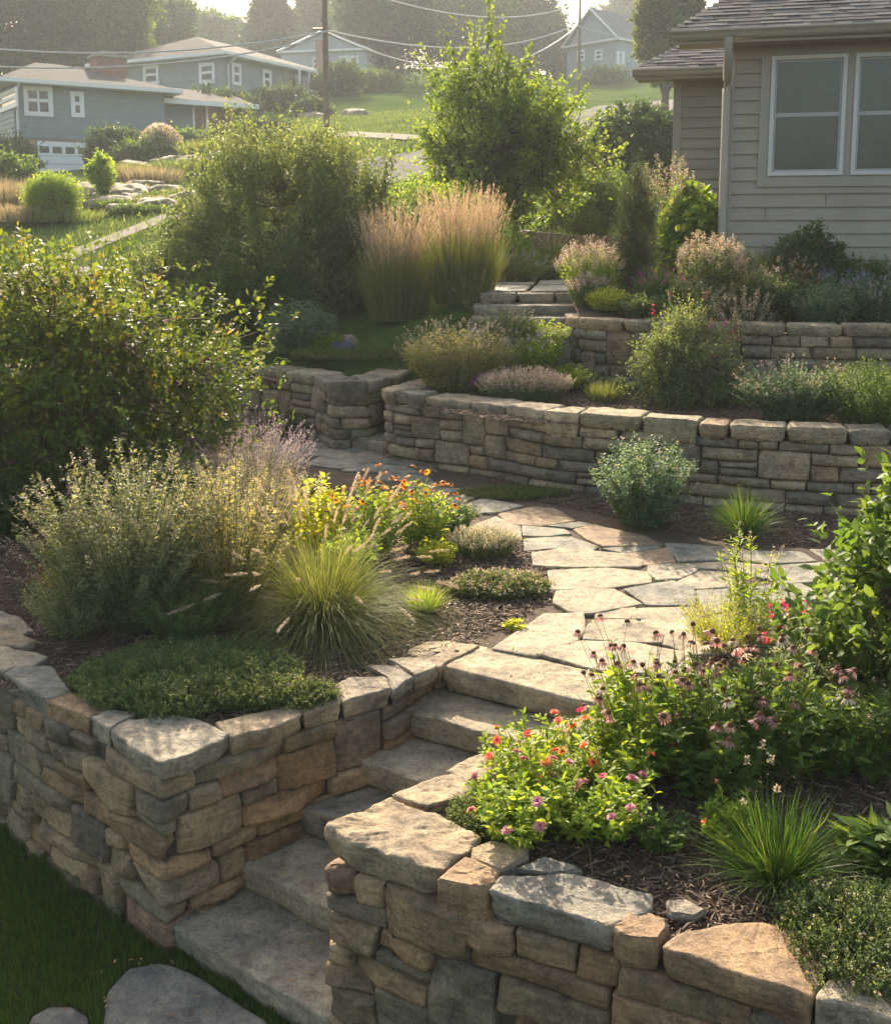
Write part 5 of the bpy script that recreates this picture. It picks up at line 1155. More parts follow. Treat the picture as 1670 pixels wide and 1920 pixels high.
herb('seedhead_grass', 'pale beige airy seed-head perennial behind the silvery sage', 'flower plant', up(480, 1060), 85, 'pale', 'seed', n=190, r0=.12, R=.46, h=.84, leaf=(.022, .005), per=26, spike=.42, per_fl=64, fl=(.012, .005), spike_w=.022, stem_r=.0016, hvar=.3)
herb('russian_sage', 'pale lilac flower spikes on silvery stems behind the beige seed heads', 'flower plant', up(480, 960), 86, 'pale', 'lilac', n=150, r0=.12, R=.55, ry=.35, h=.80, leaf=(.02, .006), per=24, spike=.38, per_fl=60, fl=(.012, .008), spike_w=.014, stem_r=.0018, hvar=.3)
herb('hydrangea', 'bright lime leafy plant between the plumes and the orange daisies', 'leafy plant', up(590, 1040), 87, 'lime', n=44, r0=.12, R=.30, h=.52, leaf=(.065, .034), per=14, shape='oval', t0=.2, t1=1.0, stem_r=.002)
for k, (px, py, R0, h0, nf, lab) in enumerate([(700, 1040, .32, .58, 40, 'orange coneflower plant with many daisy heads, leftmost of the orange clump'), (790, 1030, .28, .54, 30, 'orange coneflower plant with daisy heads leaning over the path')]):
    herb('rudbeckia', lab, 'flower plant', up(px, py), 88 + k, 'bright', None, 'orange daisies in the left planter', n=70, r0=.12, R=R0, h=h0, leaf=(.052, .017), per=16, t0=.05, t1=.85, stem_r=.0018, hvar=.3, tops=(FM['rud'], nf, (.5,)))
herb('yellow_loosestrife', 'small yellow-green leafy plant beside the white-flowered cushion', 'leafy plant', up(820, 1060), 91, 'lime', 'orange', n=40, r0=.06, R=.17, h=.20, leaf=(.045, .018), per=12, shape='oval')
herb('sweet_alyssum', 'mound covered with creamy white flower spikes beside the flagstones', 'flower plant', up(905, 1040), 92, 'olive', 'cream', n=330, r0=.20, R=.28, ry=.20, h=.20, leaf=(.014, .006), per=14, spike=.35, per_fl=26, fl=(.009, .006), spike_w=.010, stem_r=.0012, curve=.1, hvar=.35)
cover('sedum', 'low round cushion of rosy-tipped stonecrop at the path edge', 'ground cover', up(935, 1108), 93, 'olive', flm='palepink', fl_n=420, fl_size=.009, n=3000, per=12, rx=.31, ry=.20, h=.13, leaf=(.012, .008), sprig=.045, hbias=.22, edge=.12)
tuft('sedge', 'small bright green spiky sedge tuft between the fountain grass and the stonecrop', 'ornamental grass', up(795, 1150), 94, 'bright', n=420, r0=.05, L=.24, lean=.9, droop=.25, W=.0045)
herb('seedling', 'tiny bright green seedling in the mulch near the top step', 'leafy plant', up(967, 1178), 95, 'lime', n=16, r0=.03, R=.09, h=.045, leaf=(.026, .015), per=8, shape='oval')
herb('gaura', 'dry pinkish wispy stems sprawling over the mulch at the left edge', 'flower plant', up(130, 1105), 96, 'rust', 'palepink', stemm=twig, n=60, r0=.10, R=.55, h=.38, leaf=(.014, .005), per=20, spike=.25, per_fl=16, fl=(.012, .007), spike_w=.012, hvar=.4, lean_pow=.5)
herb('rose_bush', 'dark leafy plant with a few pink flowers at the left edge below the big shrub', 'shrub', up(10, 1010), 97, 'dark', 'pink', n=80, r0=.15, R=.62, h=.62, leaf=(.055, .026), per=26, shape='oval', spike=.03, per_fl=10, fl=(.02, .015), fl_share=.12)
herb('sorrel', 'small yellow-leaved plant at the foot of the silvery sage', 'leafy plant', up(120, 1110), 98, 'lime', n=30, r0=.06, R=.16, h=.22, leaf=(.03, .014), per=12, shape='oval')
# the big yellow-green shrub
shrub('spirea', 'big open yellow-green shrub with bronze shoot tips filling the left side', 'shrub', up(165, 960, 0), 100, 'yellowgreen', rx=1.33, ry=1.1, z0=.10, z1=2.22, n_twig=1650, per=14, shoots=230, shoot_len=.30, leaf=(.058, .031), shape='oval', twl=.26, limbs=34, lump=.5, lf=2.8, gap=.86, base_r=.20, stem_r=.015, shell=.25, up=.55, tip=.25, droop=.2)
shrub('spirea', 'low dark green shrub under the left side of the big yellow-green shrub', 'shrub', up(-20, 950, 0), 101, 'mid', rx=.8, ry=.7, z0=.05, z1=1.1, n_twig=650, per=16, leaf=(.05, .028), shape='oval', twl=.22, limbs=12, lump=.3, base_r=.15, stem_r=.01)
# ---------------------------------------------------------------- along the middle wall base
cover('creeping_thyme', 'flat dark green creeper strip between the flagstones and the middle wall', 'ground cover', up(965, 928), 110, 'grass', n=1400, per=9, rx=.46, ry=.20, h=.035, leaf=(.016, .006), sprig=.04, hbias=-.1)
herb('bee_balm', 'round bushy green plant growing against the middle wall', 'shrub', up(1205, 985), 111, 'blue', 'seed', n=170, r0=.16, R=.44, h=.66, leaf=(.042, .018), per=40, shape='lance', t0=.08, t1=.99, spike=.03, fl_share=.1, stem_r=.0024, hvar=.4)
tuft('ornamental_grass', 'dark wispy grass tuft with grey blades at the foot of the middle wall', 'ornamental grass', up(1395, 1005), 112, 'darkgrass', n=700, r0=.05, L=.48, lean=.95, droop=.6, W=.005)
herb('heather', 'low green plant at the foot of the pier, left of the two small steps', 'leafy plant', up(560, 812), 113, 'mid', 'rust', n=60, r0=.10, R=.42, h=.30, leaf=(.03, .01), per=26)
# ---------------------------------------------------------------- middle terrace
def t2(px, py, z=.62):
    d = ray(px, py); y = np.linspace(8, 13, 600); P = np.stack([d[0] / d[1] * y, y], -1); zz = z_t2(P); k = np.nonzero(H + d[2] / d[1] * y < zz)[0]; k = k[0] if len(k) else -1
    return np.array([P[k, 0], P[k, 1], zz[k]])
herb('lavender', 'tall pale grey-green lavender mound with pinkish tips behind the middle wall', 'flower plant', t2(865, 735), 120, 'pale', 'palepink', n=420, r0=.30, R=.62, ry=.4, h=.66, leaf=(.036, .009), per=38, spike=.07, per_fl=10, fl_share=.5, fl=(.012, .008), spike_w=.012, stem_r=.0018, hvar=.3, curve=.1)
herb('catmint', 'bright green leafy plant right of the tall pale lavender', 'leafy plant', t2(1000, 700, .66), 121, 'bright', 'lilac', n=110, r0=.15, R=.34, h=.42, leaf=(.036, .014), per=24, spike=.12, fl_share=.3)
herb('heather', 'low mound of pink and lilac heather spikes on the middle wall', 'flower plant', t2(985, 757), 122, 'olive', 'palepink', n=420, r0=.34, R=.42, ry=.26, h=.32, leaf=(.016, .006), per=16, spike=.42, per_fl=26, fl=(.012, .008), spike_w=.012, stem_r=.0014, curve=.1)
herb('thrift', 'small cluster of magenta-pink flowers at the left end of the heather mound', 'flower plant', t2(925, 745), 123, 'mid', 'purple', n=60, r0=.12, R=.2, h=.22, leaf=(.02, .006), per=10, spike=.12, per_fl=22, fl=(.014, .010), spike_w=.016)
tuft('sedge', 'short bright green sedge tuft behind the middle wall', 'ornamental grass', t2(1135, 755), 124, 'grass', n=700, r0=.14, L=.26, lean=.6, droop=.2, W=.006)
cover('sedum', 'yellow-green low bed of mixed stonecrop in the middle terrace', 'ground cover', t2(1110, 715), 125, 'bright', n=1800, per=10, rx=.55, ry=.42, h=.26, leaf=(.028, .014), sprig=.08, hbias=.25, flm='orange', fl_n=60, fl_size=.02)
herb('yarrow', 'patch of small red flowers in the middle of the middle terrace', 'flower plant', t2(1085, 690, .66), 126, 'olive', 'red', n=70, r0=.16, R=.3, h=.30, leaf=(.03, .010), per=16, spike=.07, per_fl=16, fl=(.022, .014), spike_w=.022, fl_share=.7)
herb('kniphofia', 'few short tan flower spikes in front of the curved upper wall', 'flower plant', t2(1065, 690, .68), 127, 'grass', 'plume', n=14, r0=.14, R=.26, h=.50, leaf=(.05, .010), per=8, spike=.3, per_fl=60, fl=(.012, .008), spike_w=.016)
shrub('rose_bush', 'large rounded shrub with sunlit beige-green tips and pink blooms on the middle terrace', 'shrub', t2(1300, 760), 128, 'privet', rx=.60, ry=.5, z0=-.25, z1=1.0, bottom=.02, n_twig=1250, per=16, shoots=170, shoot_len=.20, leaf=(.030, .016), twl=.16, limbs=14, lump=.35, lf=3, base_r=.08, stem_r=.007, tip=.35, shell=.45, gap=.75)
herb('salvia', 'purple and pink flower spikes growing through the large rounded shrub', 'flower plant', t2(1270, 745), 129, 'olive', 'magenta', n=44, r0=.10, R=.62, h=1.02, leaf=(.028, .010), per=20, spike=.10, per_fl=20, fl=(.018, .012), spike_w=.014, fl_share=.3, hvar=.5)
herb('lupine', 'single tall purple flower spike left of the large rounded shrub', 'flower plant', t2(1195, 700), 130, 'mid', 'purple', n=3, r0=.02, R=.07, h=.78, leaf=(.04, .012), per=20, spike=.2, per_fl=60, fl=(.018, .012), spike_w=.02, hvar=.2)
herb('astilbe', 'beige-pink feathery flower heads above the upper right of the large rounded shrub', 'flower plant', t2(1375, 735), 131, 'olive', 'seed', n=60, r0=.12, R=.40, h=1.0, leaf=(.03, .012), per=22, spike=.16, per_fl=40, fl=(.014, .009), spike_w=.022)
herb('catmint', 'blue-green bushy catmint with sprawling pale spikes above the middle wall', 'flower plant', t2(1490, 795), 132, 'blue', 'palepink', n=230, r0=.2, R=.52, ry=.4, h=.52, leaf=(.030, .013), per=40, spike=.12, per_fl=14, fl=(.010, .008), spike_w=.010, fl_share=.4, hvar=.35)
herb('boxwood', 'dark green dense mound at the right edge of the middle terrace', 'shrub', t2(1650, 805), 133, 'mid', n=260, r0=.3, R=.55, h=.62, leaf=(.026, .011), per=40, hvar=.3, curve=.1)
herb('boxwood', 'tall soft green mound behind the dark one at the right edge of the middle terrace', 'shrub', t2(1640, 735), 134, 'grass', n=180, r0=.3, R=.6, h=.72, leaf=(.028, .010), per=34, hvar=.3)
# ---------------------------------------------------------------- left terrace, left of the upper steps
def tl(px, y): return onT(px, y)
cover('creeping_juniper', 'flat green creeping mat on the terrace above the pier', 'ground cover', tl(665, 12.9), 140, 'grass', n=2600, per=10, rx=.75, ry=.55, h=.12, leaf=(.022, .008), sprig=.06, hbias=-.05)
for k, (px, y, lab) in enumerate([(745, 13.6, 'tall feather reed grass with upright golden plumes, left one of the pair'), (868, 13.4, 'tall feather reed grass with upright golden plumes, right one nearest the upper steps')]):
    tuft('reed_grass', lab, 'ornamental grass', tl(px, y), 141 + k, 'grass', 'feather reed grasses beside the upper steps', n=3600, r0=.34, L=1.12, lean=.30, droop=.30, W=.006, lvar=.6, plume='plume', seed_n=520, seed_kw=dict(L=1.55, lean=.22, droop=.12, lvar=.40, r0=.32, W=.004), pl_kw=dict(frac=.30, n_h=44, wd=.007, hl=.030))
herb('seedhead_grass', 'few arching seed stems leaning out from the right reed grass over the steps', 'ornamental grass', tl(905, 12.9), 143, 'straw', 'seed', n=26, r0=.04, R=.5, h=.62, leaf=(.05, .006), per=6, spike=.2, per_fl=24, fl=(.014, .005), spike_w=.010)
herb('hosta', 'dark blue-green leafy mound between the big centre shrub and the boulder', 'shrub', tl(560, 13.2), 144, 'blue', n=170, r0=.25, R=.55, h=.72, leaf=(.05, .022), per=26, shape='oval', hvar=.3)
herb('hosta', 'small brighter green leafy plant just left of the boulder', 'leafy plant', tl(612, 13.0), 145, 'bright', n=50, r0=.1, R=.22, h=.40, leaf=(.04, .018), per=22, shape='oval')
def rock(label, loc, r, seed, col=None, flat=.7, group=None, name='boulder', m=None):
    rng = R_(seed); n1_, n2_ = 26, 16; th = np.linspace(0, 2 * math.pi, n1_, endpoint=False); ph = np.linspace(-.2, math.pi / 2, n2_)
    V = np.stack([np.outer(np.cos(ph), np.cos(th)), np.outer(np.cos(ph), np.sin(th)), np.outer(np.sin(ph), np.ones(n1_))], -1)
    V = np.sign(V) * np.abs(V) ** .8; d = 1 + .28 * fbm(V, 1.3, seed, 2) + .10 * fbm(V, 4, seed + 1, 3); V = V * d[..., None] * np.array(r)
    idx = np.arange(n1_ * n2_).reshape(n2_, n1_); nx = np.roll(idx, -1, 1); T_ = np.concatenate([np.stack([idx[:-1], nx[:-1], nx[1:]], -1).reshape(-1, 3), np.stack([idx[:-1], nx[1:], idx[1:]], -1).reshape(-1, 3)])
    mb_ = MB(); mb_.add(V.reshape(-1, 3), T_, None, pick(rng, PALG) if col is None else col); o = mb_.obj(name, m or ROCKM, None, loc=loc); o.rotation_euler[2] = rng.random() * 6
    return tag(o, label, 'rock', group)
rock('rounded tan boulder beside small blue flowers, left of the reed grasses', tl(652, 13.1), (.14, .13, .19), 146, (.38, .30, .24))
herb('bluebell', 'small clump of blue flowers in front of the rounded boulder', 'flower plant', tl(640, 12.85), 147, 'blue', 'blueflower', n=50, r0=.08, R=.15, h=.24, leaf=(.03, .008), per=10, spike=.35, per_fl=16, fl=(.018, .012), spike_w=.014)
# big centre shrub and companions
shrub('privet', 'huge grey-green small-leaved shrub in the centre, in front of the utility pole', 'shrub', tl(545, 15.2), 150, 'privet', rx=1.80, ry=1.2, z0=-.7, z1=2.5, n_twig=4000, bottom=.02, shoots=520, shoot_len=.38, per=18, leaf=(.060, .030), twl=.32, limbs=34, lump=.38, lf=3.0, base_r=.3, stem_r=.016, gap=.55, shell=.4, tip=.3, up=.6)  # tip pales the upper leaf tint, painting in the sunlit crown top
shrub('privet', 'smaller sunlit green shrub between the huge centre shrub and the slender tree', 'shrub', tl(820, 16.8), 151, 'bright', rx=1.05, ry=.8, z0=-.4, z1=1.62, bottom=.02, n_twig=1600, shoots=150, shoot_len=.32, per=20, leaf=(.055, .028), twl=.28, limbs=16, lump=.35, base_r=.2, stem_r=.012, gap=.72)
shrub('young_tree', 'slender bright green multi-stemmed tree with a conical crown, centre', 'tree', tl(930, 19.5), 152, 'tree', woodm=bark, rx=1.85, ry=1.5, z0=.45, z1=3.85, n_twig=950, per=26, shoots=460, shoot_len=.65, leaf=(.085, .048), shape='oval', twl=.5, limbs=30, lump=.62, lf=2.2, trunk=.9, trunk_r=.055, stem_r=.028, gap=.86, shell=.12, top_pow=1.22, up=.6, base_r=.3)
for k in range(3):
    mb_ = MB(); P = curve_pts(np.array([[0, 0, -.1]]), np.array([[.25 * (k - 1), .1, 1.5]]), 7, R_(k), .0, .02, .02); tubes(mb_, P, .045 * np.linspace(1, .7, 7)[None], 8); o = mb_.obj('trunk', bark, [q for q in bpy.data.objects if q.name.startswith('young_tree')][0]); o.location = (.22 * (k - 1), 0, 0)
# ---------------------------------------------------------------- beyond the upper steps
def t3(px, y): x = (px - CX) / F * y; return np.array([x, y, float(z_t3(np.array([[x, y]]))[0])])
herb('catmint', 'soft green sunlit perennials left of the paved landing', 'leafy plant', tl(955, 15.6), 160, 'grass', 'lilac', n=170, r0=.3, R=.62, h=.50, leaf=(.045, .012), per=26, spike=.15, fl_share=.4)
herb('catmint', 'second soft green perennial mound right beside the paved landing', 'leafy plant', tl(1040, 16.3), 161, 'mid', 'palepink', n=120, r0=.25, R=.42, h=.40, leaf=(.045, .012), per=24)
tuft('ornamental_grass', 'brownish upright grass clump at the far end of the landing', 'ornamental grass', tl(1035, 18.0), 162, 'olive', n=1100, r0=.3, L=.78, lean=.7, droop=.3, W=.009, plume='seed', seed_n=90, pl_kw=dict(frac=.3, n_h=30, wd=.01, hl=.03))
tuft('ornamental_grass', 'blond feathery grass clump left of the dark columnar shrub', 'ornamental grass', tl(1125, 15.4), 163, 'straw', n=1500, r0=.12, L=.72, lean=.95, droop=.75, W=.005)
pw = Path(np.array([[1.2, 20.3], [2.0, 19.8], [3.2, 19.6], [4.2, 19.8]]), .1); w5 = root('retaining_wall', 'low weathered stone wall beyond the landing under the slender tree', 'retaining wall')
mb = MB(); wall_stones(mb, pw, R_(71), lambda s: zt(*pw.at(s).T) - .3, lambda s: zt(*pw.at(s).T) + .45, [.16, .14, .15], PALG * .8, [], res=.05, seed=19, wmin=.2, wmax=.6); mb.obj('stonework', [STONE, COREM], w5)
shrub('lilac', 'large dark rounded shrub beside the pale road, left of the house', 'shrub', tl(1185, 27), 164, 'dark', rx=1.35, ry=1.2, z0=.0, z1=2.5, n_twig=1500, per=20, leaf=(.09, .05), shape='oval', twl=.35, limbs=16, lump=.3, base_r=.3, stem_r=.02)
shrub('lilac', 'sunlit green shrub below the large dark one, right of the slender tree', 'shrub', tl(1110, 22), 165, 'mid', rx=.85, ry=.8, z0=.0, z1=1.35, n_twig=900, per=18, leaf=(.07, .035), twl=.3, limbs=12, lump=.35, base_r=.2, stem_r=.015, tip=.2)
shrub('yew', 'narrow dark columnar evergreen in front of the recessed house wall', 'shrub', t3(1190, 12.9), 166, 'dark', rx=.29, ry=.27, z0=.0, z1=1.62, n_twig=1500, per=22, leaf=(.026, .006), twl=.14, limbs=8, lump=.35, lf=3, base_r=.05, stem_r=.010, up=1.0, shell=.3)
shrub('hydrangea', 'bright large-leaved green shrub against the recessed house wall', 'shrub', t3(1290, 14.0), 167, 'bright', rx=.42, ry=.40, z0=.1, z1=1.32, n_twig=420, per=14, leaf=(.10, .06), shape='oval', twl=.2, limbs=10, lump=.3, base_r=.1, stem_r=.01)
herb('smokebush', 'beige-pink flowering branches above the dark columnar evergreen', 'shrub', t3(1235, 14.2), 168, 'olive', 'seed', stemm=twig, n=60, r0=.05, R=.50, h=1.62, leaf=(.05, .022), per=26, t0=.45, t1=1, shape='oval', spike=.2, per_fl=50, fl=(.022, .014), spike_w=.04)
herb('heather', 'pink and cream flowering mound at the curved end of the upper wall', 'flower plant', t3(1105, 12.9), 169, 'bright', 'palepink', n=150, r0=.2, R=.36, h=.62, leaf=(.034, .014), per=24, spike=.2, per_fl=24, fl=(.016, .011), spike_w=.018)
herb('spurge', 'yellow-green rounded mound on the curved end of the upper wall', 'leafy plant', t3(1140, 12.25), 170, 'lime', n=120, r0=.15, R=.26, h=.28, leaf=(.03, .014), per=20)
herb('heather', 'dusky pink flowering plant left of the yellow-green mound on the upper wall', 'flower plant', t3(1100, 12.5), 171, 'olive', 'palepink', n=90, r0=.12, R=.22, h=.36, leaf=(.025, .009), per=18, spike=.25, per_fl=26, fl=(.012, .009), spike_w=.016)
herb('joe_pye_weed', 'beige-pink plumed plants in front of the downspout', 'flower plant', t3(1330, 12.3), 172, 'olive', 'seed', n=90, r0=.15, R=.36, h=.78, leaf=(.05, .018), per=22, spike=.16, per_fl=46, fl=(.018, .012), spike_w=.028)
tuft('meadow_grass', 'airy grey-green grass clump at the house corner', 'ornamental grass', t3(1415, 12.6), 173, 'olive', n=700, r0=.15, L=.78, lean=.6, droop=.3, W=.004)
shrub('rhododendron', 'dark glossy evergreen shrub under the left window', 'shrub', t3(1520, 12.6), 174, 'dark', rx=.50, ry=.4, z0=.0, z1=.92, n_twig=420, per=18, leaf=(.065, .022), shape='lance', twl=.16, limbs=12, lump=.3, base_r=.1, stem_r=.008)
for k, (px, y, mm, Rr, hh, lab) in enumerate([
    (1450, 11.9, 'dark', .38, .50, 'dark green leafy mound left of the blue-green ones along the house'),
    (1540, 11.6, 'blue', .38, .44, 'blue-green mound in the middle of the bed above the upper wall'),
    (1640, 11.7, 'blue', .40, .50, 'blue-grey flowering mound at the right edge of the bed above the upper wall'),
    (1600, 12.6, 'mid', .45, .55, 'mid green mound between the glossy evergreen and the foundation')]):
    herb('perennial_mound', lab, 'leafy plant', t3(px, y), 175 + k, mm, 'lilac' if k == 2 else None, n=150, r0=.2, R=Rr, h=hh, leaf=(.036, .016), per=30, hvar=.3, spike=.1 if k == 2 else 0, fl_share=.4)
herb('joe_pye_weed', 'dusky rose seed heads between the dark mound and the glossy evergreen', 'flower plant', t3(1480, 12.1), 180, 'rust', 'palepink', n=40, r0=.15, R=.4, h=.62, leaf=(.03, .012), per=14, spike=.1, per_fl=20, fl=(.014, .009), spike_w=.018)

# ---------------------------------------------------------------- more companions
herb('geranium', 'leafy green filler plant between the coneflowers and the large-leaved shrub', 'leafy plant', up(1545, 1440), 600, 'mid', 'palepink', n=60, r0=.12, R=.30, h=.36, leaf=(.05, .024), per=18, shape='oval', spike=.04, per_fl=8, fl_share=.15, fl=(.014, .010))
herb('geranium', 'small leafy plant in the mulch behind the dark grass tuft', 'leafy plant', up(1370, 1585), 601, 'bright', 'coral', n=30, r0=.06, R=.17, h=.20, leaf=(.038, .017), per=14, shape='oval', spike=.05, per_fl=6, fl_share=.1, fl=(.014, .010))
herb('geranium', 'low leafy plant with tiny pink buds at the front edge of the bark mulch', 'leafy plant', up(1240, 1590), 602, 'mid', 'pink', n=26, r0=.05, R=.14, h=.16, leaf=(.030, .014), per=14, shape='oval', spike=.05, per_fl=6, fl_share=.1, fl=(.012, .009))
herb('euphorbia', 'bright green narrow-leaved plant behind the plumes of the fountain grass', 'leafy plant', up(660, 1110), 603, 'bright', None, n=50, r0=.1, R=.26, h=.44, leaf=(.05, .014), per=20)
herb('artemisia', 'grey-green feathery plant at the foot of the silvery sage on its left', 'leafy plant', up(140, 1190), 604, 'sage', None, n=110, r0=.12, R=.34, h=.42, leaf=(.026, .008), per=40)
herb('artemisia', 'low green feathery plant between the two sage bushes and the creeping mat', 'leafy plant', up(350, 1205), 605, 'olive', None, n=110, r0=.12, R=.34, h=.36, leaf=(.026, .008), per=34)
herb('spirea', 'leafy green bush directly under the right side of the big yellow-green shrub', 'shrub', up(330, 1000), 606, 'mid', None, n=120, r0=.2, R=.55, h=.62, leaf=(.04, .02), per=30, shape='oval')
herb('astrantia', 'leafy green plant with pale heads between the orange daisies and the white cushion', 'leafy plant', up(850, 1000), 607, 'mid', 'cream', n=50, r0=.08, R=.24, h=.26, leaf=(.04, .016), per=18, spike=.05, fl_share=.2)
for k, (px, py, mm, Rr, hh, fl_, lab) in enumerate([
    (1060, 730, 'bright', .30, .26, None, 'bright green low mound right of the heather'), (1160, 700, 'pale', .32, .34, 'cream', 'pale yellow-green flowering mound in front of the curved upper wall'),
    (1090, 665, 'olive', .34, .34, 'seed', 'olive mound with straw-coloured tips at the foot of the upper steps'), (1010, 660, 'bright', .34, .36, None, 'bright green bushy plant below the upper steps'),
    (950, 650, 'olive', .34, .40, 'seed', 'pale-tipped olive plant between the reed grass and the upper steps'), (1230, 715, 'mid', .30, .34, None, 'dark-stemmed green filler left of the large rounded shrub'),
    (1420, 720, 'mid', .36, .44, 'palepink', 'green filler right of the large rounded shrub'), (1560, 720, 'mid', .40, .50, None, 'green leafy mound against the upper wall at the right'),
    (1130, 740, 'olive', .22, .20, 'cream', 'tiny cream-flowered cushion behind the short sedge tuft'), (830, 700, 'mid', .36, .40, None, 'green leafy filler left of the tall pale lavender')]):
    herb('perennial_mound', lab, 'leafy plant', t2(px, py), 610 + k, mm, fl_, n=110, r0=.16, R=Rr, h=hh, leaf=(.032, .014), per=24, hvar=.35, spike=.12 if fl_ else 0, fl_share=.5)
for k, (px, y, mm, Rr, hh, fl_, lab) in enumerate([
    (1360, 13.2, 'mid', .34, .62, None, 'green leafy plant at the foot of the downspout'), (1400, 12.2, 'pale', .34, .50, 'seed', 'pale grey-green plant with straw tips left of the dark mound'),
    (1470, 12.9, 'dark', .40, .62, 'mauve', 'dark leafy plant with dusky tips against the house wall'), (1580, 12.0, 'blue', .38, .48, 'blueflower', 'blue-green plant with small blue flowers in the bed by the house'),
    (1240, 12.4, 'mid', .32, .44, 'purple', 'green plant with a few purple flowers right of the columnar evergreen'), (1210, 11.9, 'olive', .28, .30, None, 'low olive plant just behind the curved upper wall'),
    (1300, 11.9, 'olive', .32, .40, 'seed', 'straw-tipped plant behind the upper wall, left of the beige plumes'), (1660, 12.3, 'dark', .45, .60, None, 'dark shrubby plant below the right window'),
    (1180, 13.6, 'bright', .30, .62, None, 'sunlit yellow-green plant left of the columnar evergreen'), (1330, 14.2, 'mid', .40, 1.0, None, 'leafy green shrub in the corner between wing and main wall')]):
    herb('perennial_mound', lab, 'leafy plant', t3(px, y), 630 + k, mm, fl_, n=120, r0=.16, R=Rr, h=hh, leaf=(.036, .016), per=26, hvar=.35, spike=.12 if fl_ else 0, fl_share=.4)
for k, (px, y, mm, w_, h_, lab) in enumerate([
    (520, 14.0, 'dark', .55, .9, 'dark shrub at the lower right foot of the huge centre shrub'), (430, 14.2, 'mid', .6, .9, 'green shrub at the lower left foot of the huge centre shrub'),
    (680, 15.0, 'mid', .6, 1.2, 'green shrub behind the reed grasses'), (330, 15.5, 'olive', .7, 1.0, 'olive shrub behind the right side of the big yellow-green shrub'),
    (960, 17.4, 'bright', .5, .7, 'sunlit low shrub at the foot of the slender tree'), (1060, 21, 'mid', .8, 1.1, 'green shrub behind the low weathered wall'), (760, 18.5, 'mid', .9, 1.5, 'shrub mass between the centre shrub and the slender tree')]):
    shrub('garden_shrub', lab, 'shrub', onT(px, y), 650 + k, mm, None, rx=w_, ry=w_ * .85, z0=-.4 * h_, z1=h_, bottom=.02, n_twig=620, per=18, leaf=(.045, .022), twl=.2, limbs=9, lump=.3, base_r=.12, stem_r=.009, shoots=60, shoot_len=.22)
# ---------------------------------------------------------------- far garden on the left
shrub('willow_shrub', 'pale green rounded fluffy shrub in the far left garden', 'shrub', onT(108, 24), 190, 'bright', rx=.66, ry=.6, z0=.0, z1=1.12, n_twig=1100, per=16, leaf=(.075, .018), shape='diamond', twl=.3, limbs=10, lump=.15, base_r=.1, stem_r=.012)
shrub('lilac', 'small upright sapling with light green leaves in the far rock garden', 'shrub', onT(200, 28), 191, 'bright', rx=.36, ry=.3, z0=.2, z1=1.3, n_twig=170, per=14, leaf=(.10, .05), shape='oval', twl=.2, limbs=7, lump=.4, base_r=.05, stem_r=.012)
for k, (px, y, w_, h_, mm, lab) in enumerate([
    (30, 46, 1.4, 1.7, 'dark', 'dark shrub in front of the garage at the far left'),
    (228, 46, 1.3, 1.8, 'dark', 'dark rounded shrub right of the white garage door'),
    (312, 45, .75, 1.25, 'sage', 'soft pinkish flowering shrub between two dark shrubs near the garage'),
    (425, 60, 1.8, 2.0, 'dark', 'large rounded shrub at the near corner of the grey two-storey house'),
    (340, 62, 1.2, .9, 'dark', 'low dark shrub under the basement windows of the grey two-storey house'),
    (530, 64, 1.6, 1.5, 'dark', 'broad dark shrub in front of the porch of the grey two-storey house'),
    (640, 72, 1.8, 2.2, 'dark', 'dark shrub mass right of the porch and beside the utility pole'),
    (700, 78, 2.2, 1.7, 'mid', 'green shrub at the foot of the tall hazy trees'),
    (1125, 96, 1.9, 1.5, 'dark', 'low hedge-like shrub in front of the far blue house'),
    (270, 44, .9, .9, 'mid', 'low green shrub right of the pinkish flowering shrub'), (370, 50, 1.0, .9, 'mid', 'low spreading shrub on the bank below the large rounded shrub'),
    (500, 48, 1.2, 1.0, 'dark', 'dark low shrub on the lawn edge below the porch'),
    (20, 34, 1.0, 1.1, 'mid', 'green shrub at the left edge above the timber fence'), (590, 60, 1.2, .9, 'dark', 'low dark shrub at the foot of the ledge rocks beside the pole'),
    (470, 61, 1.0, 1.2, 'dark', 'dark shrub between the large rounded one and the porch')]):
    shrub('garden_shrub', lab, 'shrub', onT(px, y), 200 + k, mm, 'far garden shrubs', rx=w_, ry=w_ * .9, z0=-.2, z1=h_, n_twig=700, per=16, leaf=(.15 + .02 * (y > 55), .08), twl=.4, limbs=8, lump=.6, lf=1.8, base_r=.2, stem_r=.02, shoots=60, shoot_len=.5)
fw_ = MB(); rng = R_(5); q = uni(rng, 700); q[:, 2] = np.abs(q[:, 2]); leaves(fw_, q * [.80, .70, 1.0] + [0, 0, .35], q + [0, 0, .6], .16, .06, 'diamond', None, rng); o = fw_.obj('blossoms', LM['palepink'], [x for x in bpy.data.objects if x.get('label', '').startswith('soft pinkish flowering')][0])
for k, (px, y, n, L_, mm, lab) in enumerate([
    (12, 26, 600, 1.0, 'reed', 'golden grass clump at the far left edge'), (45, 28, 500, .7, 'reed', 'golden meadow grass left of the fluffy shrub'), (60, 24, 700, .5, 'reed', 'olive grass mass below the golden clump'),
    (240, 33, 900, .8, 'grass', 'soft green grass bed behind the sapling in the rock garden'), (290, 32, 500, .6, 'reed', 'tawny grass bed in the middle of the rock garden'), (120, 24, 500, .4, 'olive', 'green grass bed in front of the fluffy shrub'), (395, 40, 700, .8, 'grass', 'tufted grass above the rock terrace'), (355, 34, 700, .7, 'olive', 'olive grass at the right of the rock garden')]):
    tuft('meadow_grass', lab, 'ornamental grass', onT(px, y), 220 + k, mm, 'far meadow grasses', n=n * 2, r0=.9, L=L_, lean=.5, droop=.3, W=.022)
rk = R_(88); spots = []
